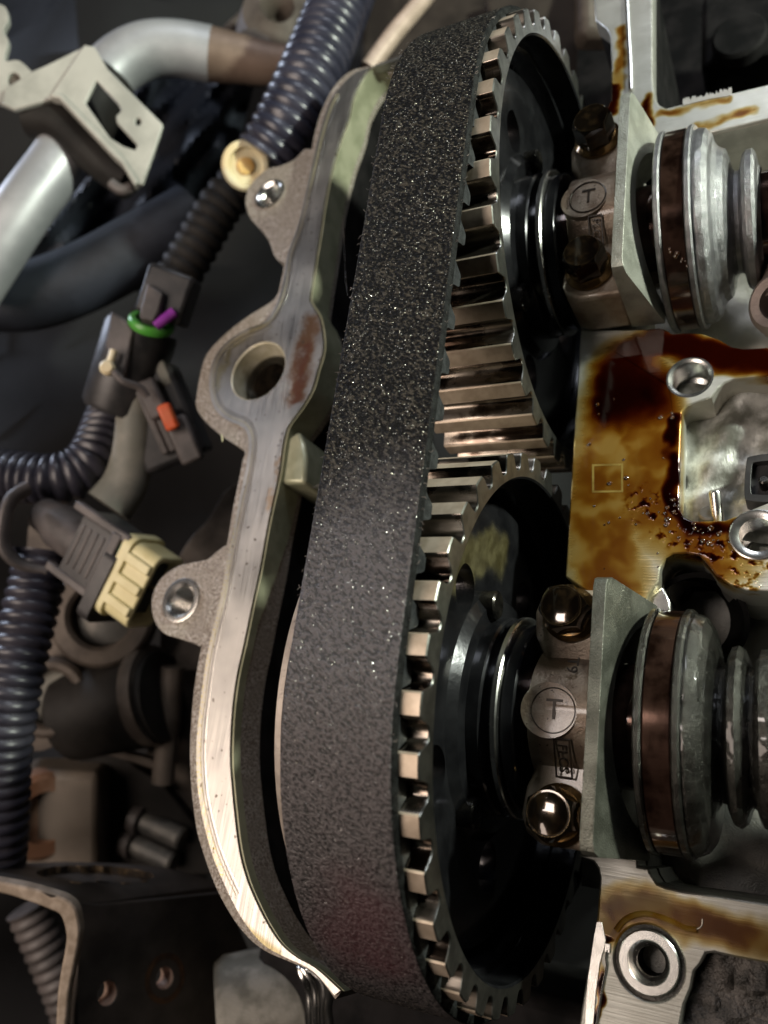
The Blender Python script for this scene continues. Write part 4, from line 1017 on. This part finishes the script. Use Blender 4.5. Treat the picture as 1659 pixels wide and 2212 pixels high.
tag(obj('foil_wrap', fg, m_pipe, bevel=2), 'crumpled pale wrap on the hose beside the olive sleeve', 'wrap')
# cream fronted connector
fa = (ROT.transposed() @ V((.80, -.46, .36))).normalized(); fu = (ROT.transposed() @ V((.46, .86, .1))); fu = (fu - fa * fu.dot(fa)).normalized(); fw = fa.cross(fu)
c0 = Q(272, 1236, 272)
cf = thing('oblong_connector', 'grey connector with a ribbed cream front and dark green seal', 'connector', c0)
def rr_loop(c, u, v, hu, hv, r, n=5):
    o = []
    for sx, sy, a0 in ((1, 1, 0), (-1, 1, 90), (-1, -1, 180), (1, -1, 270)):
        for k in range(n + 1):
            a = radians(a0 + 90 * k / n); o.append(c + u * (sx * (hu - r) + r * cos(a)) + v * (sy * (hv - r) + r * sin(a)))
    return o
obj('cream_front', prism(B(), rr_loop(c0, fu, fw, 13, 7.5, 3.2), fa * 14, [rr_loop(c0, fu, fw, 11, 5.4, 2.2)], fa * -3), m_cream, cf, bevel=.5)
obj('front_flange', prism(B(), rr_loop(c0, fu, fw, 14.3, 8.7, 3.6), fa * 3.6, [], fa * 0), m_cream, cf, bevel=.5)
for k in range(3):
    obj('front_rib', box(B(), c0 + fa * 8.2 + fu * (-7.5 + k * 7.5) - fw * (-7.9 if fw.dot(nz) > 0 else 7.9), (11, 3.4, 1.6), fa, fu), m_cream, cf, bevel=.5)
for sx in (-1, 1):
    obj('terminal_block', box(B(), c0 + fa * 7.5 + fu * (sx * 5), (8, 8, 8), fa, fu), m_black_plastic, cf, bevel=.6)
obj('rear_seal', prism(B(), rr_loop(c0, fu, fw, 12, 7.6, 3), fa * .2, [], fa * -4.5), m_teal, cf, bevel=.4)
obj('connector_case', prism(B(), rr_loop(c0, fu, fw, 12.6, 8, 2.4), fa * -4.2, [], fa * -19), m_black_plastic, cf, bevel=.8)
for sx in (-1, 1):
    obj('case_rail', box(B(), c0 + fa * -14 + fu * (sx * 11.4) + nz * 7.5, (26, 3, 3), fa, fu), m_grey_plastic, cf, bevel=.6)
obj('case_band', box(B(), c0 + fa * -6.2 + nz * 8.3, (4, 23, 2.5), fa, fu), m_grey_plastic, cf, bevel=.6)
for k in range(4):
    obj('case_rib', box(B(), c0 + fa * (-10.5 - k * 3.1) + nz * 8.0, (1.3, 15, 2), fa, fu), m_grey_plastic, cf, bevel=.4)
obj('rear_boot', lathe(B(), [(0, 0), (0, 8), (-14, 8), (-19, 6.5), (-24, 6), (-24, 0)], c0 + fa * -18, fa, 28), m_grey_plastic, cf)
obj('black_skirt', prism(B(), rr_loop(c0 + fu * -6, fu, fw, 12.5, 9.6, 3.2), fa * 1, [], fa * -4), m_black_plastic, cf, bevel=.8)
tag(obj('hose_strap', tube(B(), catmull([Q(60, 1055, 280), Q(24, 1080, 276), Q(8, 1130, 274), Q(8, 1180, 274), Q(40, 1215, 276), Q(100, 1230, 280)], 8), 3.6, 16, flat=.6), m_grey_plastic), 'grey plastic strap looping round behind the cream-fronted connector', 'strap')

# engine mount area
mb = thing('mount_bracket', 'dusty brown cast bracket with two round eyes below the cream-fronted connector', 'bracket', Q(180, 1420, 320))
body = catmull([Q(x, y, 330) for x, y in ((70, 1120), (200, 1180), (262, 1210), (300, 1280), (318, 1340), (300, 1400), (240, 1440), (200, 1490), (170, 1560), (120, 1610), (60, 1620), (20, 1560), (30, 1420), (60, 1300))], 5, True)
obj('bracket_body', prism(B(), body, nrm * -24), m_brown_cast, mb, bevel=3, seg=3)
for (x, y, r1, r2) in ((222, 1330, 20, 12), (108, 1505, 15.5, 10.5)):
    c = Q(x, y, 322)
    e = obj('bracket_eye', lathe(B(), [(-10, r1), (3, r1), (4.5, r1 - 1.5), (4.5, r2 + 1.5), (3, r2), (-14, r2), (-14, 0)], c, nrm, 44), m_brown_cast, mb)
    obj('eye_bush', lathe(B(), [(-14, 0), (-14, r2 - .2), (-3, r2 - .4), (-2, r2 * .5), (-2, 0)], c, nrm, 36), m_sleeve if y > 1400 else m_cast_dark, e)
rm = thing('rubber_mount', 'black cylindrical rubber mount beside the cast timing cover', 'rubber mount', Q(270, 1510, 330))
obj('mount_drum', lathe(B(), [(-24, 0), (-24, 17.5), (-22, 19), (16, 19), (20, 17.5), (20, 0)], Q(262, 1520, 330), (ROT.transposed() @ V((.93, .22, .25))).normalized(), 44), m_rubber, rm)
obj('drum_rim', lathe(B(), [(-3, 14), (-3, 19.6), (0, 20), (2, 19.4), (2, 14)], Q(330, 1500, 324), (ROT.transposed() @ V((.93, .22, .25))).normalized(), 44), m_brown_cast, rm)
ew = thing('engine_casting', 'broad dusty grey engine casting sloping down behind the timing cover', 'casting', Q(390, 1600, 340))
wp = [Q(x, y, d) for x, y, d in ((520, 1060, 330), (440, 1130, 335), (390, 1200, 340), (360, 1330, 345), (350, 1470, 345), (325, 1620, 345), (300, 1680, 345), (330, 1730, 345), (420, 1800, 340), (560, 1900, 330), (620, 1500, 325))]
cwp = sum(wp, V((0, 0, 0))) / len(wp); pnn = nz
wp = [p - pnn * (p - cwp).dot(pnn) for p in wp]
obj('casting_face', prism(B(), catmull(wp, 4, True), nrm * -26), m_brown_cast, ew, bevel=4, seg=3)
obj('casting_ridge', tube(B(), catmull([Q(372, 1440, 326), Q(366, 1540, 326), Q(356, 1640, 326), Q(352, 1690, 326)], 6), lambda s: 4.5, 14), m_brown_cast, ew)
dkb = thing('dark_support', 'black steel support plate below the rubber mount', 'plate', Q(300, 1720, 335))
obj('support_plate', prism(B(), [Q(x, y, 332) for x, y in ((150, 1600), (260, 1625), (300, 1660), (350, 1690), (430, 1790), (470, 1890), (200, 1900), (190, 1700))], nrm * -6), m_rubber, dkb, bevel=1)
obj('support_rail', prism(B(), [Q(x, y, 326) for x, y in ((160, 1590), (250, 1618), (330, 1640), (345, 1668), (262, 1640), (158, 1612))], nrm * -6), m_brown_cast, dkb, bevel=1)
bu = thing('bush_block', 'dusty beige block with a rusty round bush in shadow', 'block', Q(120, 1770, 325))
obj('block_body', box(B(), Q(142, 1768, 330), (34, 44, 22), nx, ny), m_beige, bu, bevel=3)
obj('rusty_bush', lathe(B(), [(-6, 17), (2, 17), (4, 15), (4, 10), (0, 9), (0, 0)], Q(92, 1760, 320), (ROT.transposed() @ V((.6, 0, .8))).normalized(), 40), m_rust, bu)
for i, (x, y, lab) in enumerate(((352, 1793, 'blurred silver bolt shank, upper of two lying behind the black bracket'), (334, 1842, 'blurred silver bolt shank, lower of two lying behind the black bracket'))):
    c = Q(x, y, 330); a = (ROT.transposed() @ V((.86, -.22, .35))).normalized()
    t = thing('bolt_shank', lab, 'bolt', c, 'silver bolts behind the black bracket')
    obj('shank', lathe(B(), [(-14, 0), (-14, 4.4), (9, 4.4), (10, 3.6), (10, 0)], c, a, 24), m_cast_dark, t)
    obj('shank_collar', lathe(B(), [(-14, 0), (-14, 6.5), (-10, 6.5), (-9.4, 5.8), (-9.4, 0)], c, a, 24), m_grey_plastic, t)

# black steel bracket at the corner
sb = thing('steel_bracket', 'black folded steel bracket with a big oval opening and two round holes', 'bracket', Q(150, 1950, 235))
D1, D2 = 232, 250
edge = [(-60, 1898), (0, 1906), (60, 1918), (110, 1932), (142, 1944), (162, 1962), (170, 1990), (172, 2020), (166, 2060), (158, 2100), (150, 2140), (146, 2180), (140, 2260)]
th = [(-60, 1926), (0, 1930), (60, 1948), (108, 1966), (128, 1976), (136, 1992), (142, 2020), (140, 2050), (132, 2092), (126, 2130), (122, 2170), (118, 2260)]
# thick near edge of the folded sheet
obj('sheet_edge', prism(B(), catmull([Q(x, y, D1) for x, y in edge], 4) + list(reversed(catmull([Q(x, y, D1) for x, y in th], 4))), nz * -4.0), simple('tan_dusty_edge', (.27, .215, .16), (.40, .33, .26), .2, .65, .3, 1.6, .5, .3), sb, bevel=.7)
# top flange runs away from the camera, front face hangs from it
back = [Q(x, y, 292) for x, y in ((-60, 1862), (60, 1864), (160, 1862), (300, 1868), (400, 1884), (470, 1908))]
front = [Q(x, y, D1 + 1) for x, y in ((-60, 1897), (60, 1918), (130, 1938))] + [Q(200, 1950, 250), Q(330, 1934, 272), Q(470, 1915, 290)]
tf = B(); nseg = 60; fr_ = [catmull(front, 12), catmull(back, 12)]
hole_c2 = (200, 1893)
rowsv = []
for j in range(25):
    row = []
    for i in range(len(fr_[0])):
        row.append(fr_[0][i].lerp(fr_[1][i], j / 24))
    rowsv.append(row)
up = (ROT.transposed() @ V((0, 1, .25))).normalized()
nj, ni = 25, len(rowsv[0])
vt_ = [[tf.verts.new(p) for p in r] for r in rowsv]; vb_ = [[tf.verts.new(p - up * 3.5) for p in r] for r in rowsv]
for j in range(nj - 1):
    for i in range(ni - 1):
        tf.faces.new((vt_[j][i], vt_[j][i + 1], vt_[j + 1][i + 1], vt_[j + 1][i])); tf.faces.new((vb_[j][i], vb_[j + 1][i], vb_[j + 1][i + 1], vb_[j][i + 1]))
for i in range(ni - 1):
    for j in (0, nj - 1): tf.faces.new((vt_[j][i], vt_[j][i + 1], vb_[j][i + 1], vb_[j][i]))
for j in range(nj - 1):
    for i in (0, ni - 1): tf.faces.new((vt_[j][i], vt_[j + 1][i], vb_[j + 1][i], vb_[j][i]))
m_brk = simple('black_painted_bracket', (.030, .025, .021), (.065, .054, .046), .2, .5, .06, 1.2, .25, .2)
to = obj('top_flange', tf, m_brk, sb)
# lit inner lip of the opening
lipv = []
for k in range(49):
    a = 2 * pi * k / 48; lipv.append((205 + 126 * cos(a), 1889 + 126 * cos(a) * .03 + 18.5 * sin(a)))
lb = B(); r1 = []; r2 = []
def on_flange(x, y):
    best_ = None
    for r in rowsv:
        for p in r:
            q = ROT @ (p - CAM); d = hypot(829.5 + FPX * q.x / -q.z - x, 1106 - FPX * q.y / -q.z - y)
            if best_ is None or d < best_[0]: best_ = (d, -q.z)
    return Q(x, y, best_[1])
for x, y in lipv[:-1]:
    p = on_flange(x, y); r1.append(lb.verts.new(p)); r2.append(lb.verts.new(p - up * 6))
ctr = B(); loop_ = [v.co.copy() for v in r1]; prism(ctr, [p + up * 9 for p in loop_], up * -12); cut(to, ctr)
for k in range(48): lb.faces.new((r1[k], r1[(k + 1) % 48], r2[(k + 1) % 48], r2[k]))
obj('opening_lip', lb, simple('tan_opening_lip', (.30, .21, .12), (.42, .30, .18), .3, .5), sb)
ff = [Q(x, y, d) for x, y, d in ((150, 1946, 240), (166, 1962, 240), (172, 2010, 240), (168, 2060, 240), (156, 2110, 240), (146, 2180, 240), (140, 2280, 240), (470, 2300, 268), (600, 2200, 282), (560, 2060, 284), (490, 1930, 282), (330, 1944, 262), (210, 1954, 248))]
# flatten onto one plane
cf_ = sum(ff, V((0, 0, 0))) / len(ff); pn_ = (ff[7] - ff[2]).cross(ff[10] - ff[2]).normalized()
ff = [p - pn_ * (p - cf_).dot(pn_) for p in ff]
def on_plane(x, y, c, n):
    d = ray(x, y); return CAM + d * ((c - CAM).dot(n) / d.dot(n))
holes = [[on_plane(232 + 20 * cos(a) + 6 * sin(a), 2146 - 27 * sin(a) + 3 * cos(a), cf_, pn_) for a in [2 * pi * k / 28 for k in range(28)]],
         [on_plane(356 + 18 * cos(a) + 5 * sin(a), 2113 - 24 * sin(a) + 3 * cos(a), cf_, pn_) for a in [2 * pi * k / 28 for k in range(28)]]]
sgn = 1 if pn_.dot(nz) > 0 else -1
fo = obj('front_face', prism(B(), ff, pn_ * (-4.0 * sgn), holes), m_brk, sb, bevel=.3)
for h in holes:
    hb_ = B(); a = [hb_.verts.new(p + pn_ * (-.3 * sgn)) for p in h]; hc = sum(h, V((0, 0, 0))) / len(h)
    b2 = [hb_.verts.new(hc + (p - hc) * .985 + pn_ * (-6.5 * sgn)) for p in h]
    for k in range(28): hb_.faces.new((a[k], a[(k + 1) % 28], b2[(k + 1) % 28], b2[k]))
    obj('hole_lip', hb_, simple('lit_hole_lip', (.50, .34, .26), (.62, .45, .36), .3, .5) if not bpy.data.materials.get('lit_hole_lip') else bpy.data.materials['lit_hole_lip'], sb)  # light on the hole edges painted in as a paler colour
hcen = sum(holes[1], V((0, 0, 0))) / 28
rs = [hcen + (p - hcen) * 2.3 + pn_ * (.12 * sgn) for p in holes[1]]; rs_i = [hcen + (p - hcen) * 1.75 + pn_ * (.12 * sgn) for p in holes[1]]
obj('rust_ring', prism(B(), rs, pn_ * (.02 * sgn), [rs_i]), simple('rust_stain', (.035, .018, .010), (.085, .04, .016), .1, .7, .3), sb)

# grey housing and torn gasket at the foot
gh = thing('grey_housing', 'rounded grey cast housing below the foot of the timing cover', 'housing', Q(560, 2160, 250))
obj('housing_drum', lathe(B(), [(-20, 0), (-20, 19), (-17, 21), (40, 21), (40, 0)], Q(612, 2196, 262), (ROT.transposed() @ V((.97, .10, -.2))).normalized(), 56), simple('mottled_grey_housing', (.09, .088, .072), (.20, .195, .17), .3, .6, .14, 1.5, .5, .3), gh)
tg = thing('torn_gasket', 'shiny crumpled strips of torn metal gasket under the foot of the timing cover', 'gasket', Q(690, 2160, 205))
rr = random.Random(4)
for k in range(4):
    x0 = 662 + k * 14
    p = catmull([Q(648 + k * 9, 2088 + k * 2, 208 - k), Q(x0 + rr.uniform(-3, 3), 2118, 206 - k), Q(x0 + 8 + rr.uniform(-4, 4), 2150, 206 - k), Q(x0 + 8 + rr.uniform(-4, 4), 2185, 206 - k), Q(x0 + 12, 2240, 206 - k)], 6)
    b = B(); lft = []; rgt = []
    for i, q in enumerate(p):
        w = 1.5 + .2 * sin(i * .5 + k); lft.append(b.verts.new(q - nx * w * .6 + nz * .5 * sin(i * .35 + k))); rgt.append(b.verts.new(q + nx * w * .6 + nz * .5 * sin(i * .3 + 2 + k)))
    for i in range(len(p) - 1): b.faces.new((lft[i], lft[i + 1], rgt[i + 1], rgt[i]))
    o = obj('gasket_strip', b, m_steel_bright, tg); s_ = o.modifiers.new('solid', 'SOLIDIFY'); s_.thickness = .25 * MM
# dark cover below the sprockets
dkc = B(); box(dkc, V((-40, -80, -95)), (130, 30, 60)); tag(obj('crank_cover', dkc, m_deep_shade, bevel=4), 'black cover in the dark under the foot of the belt', 'cover')
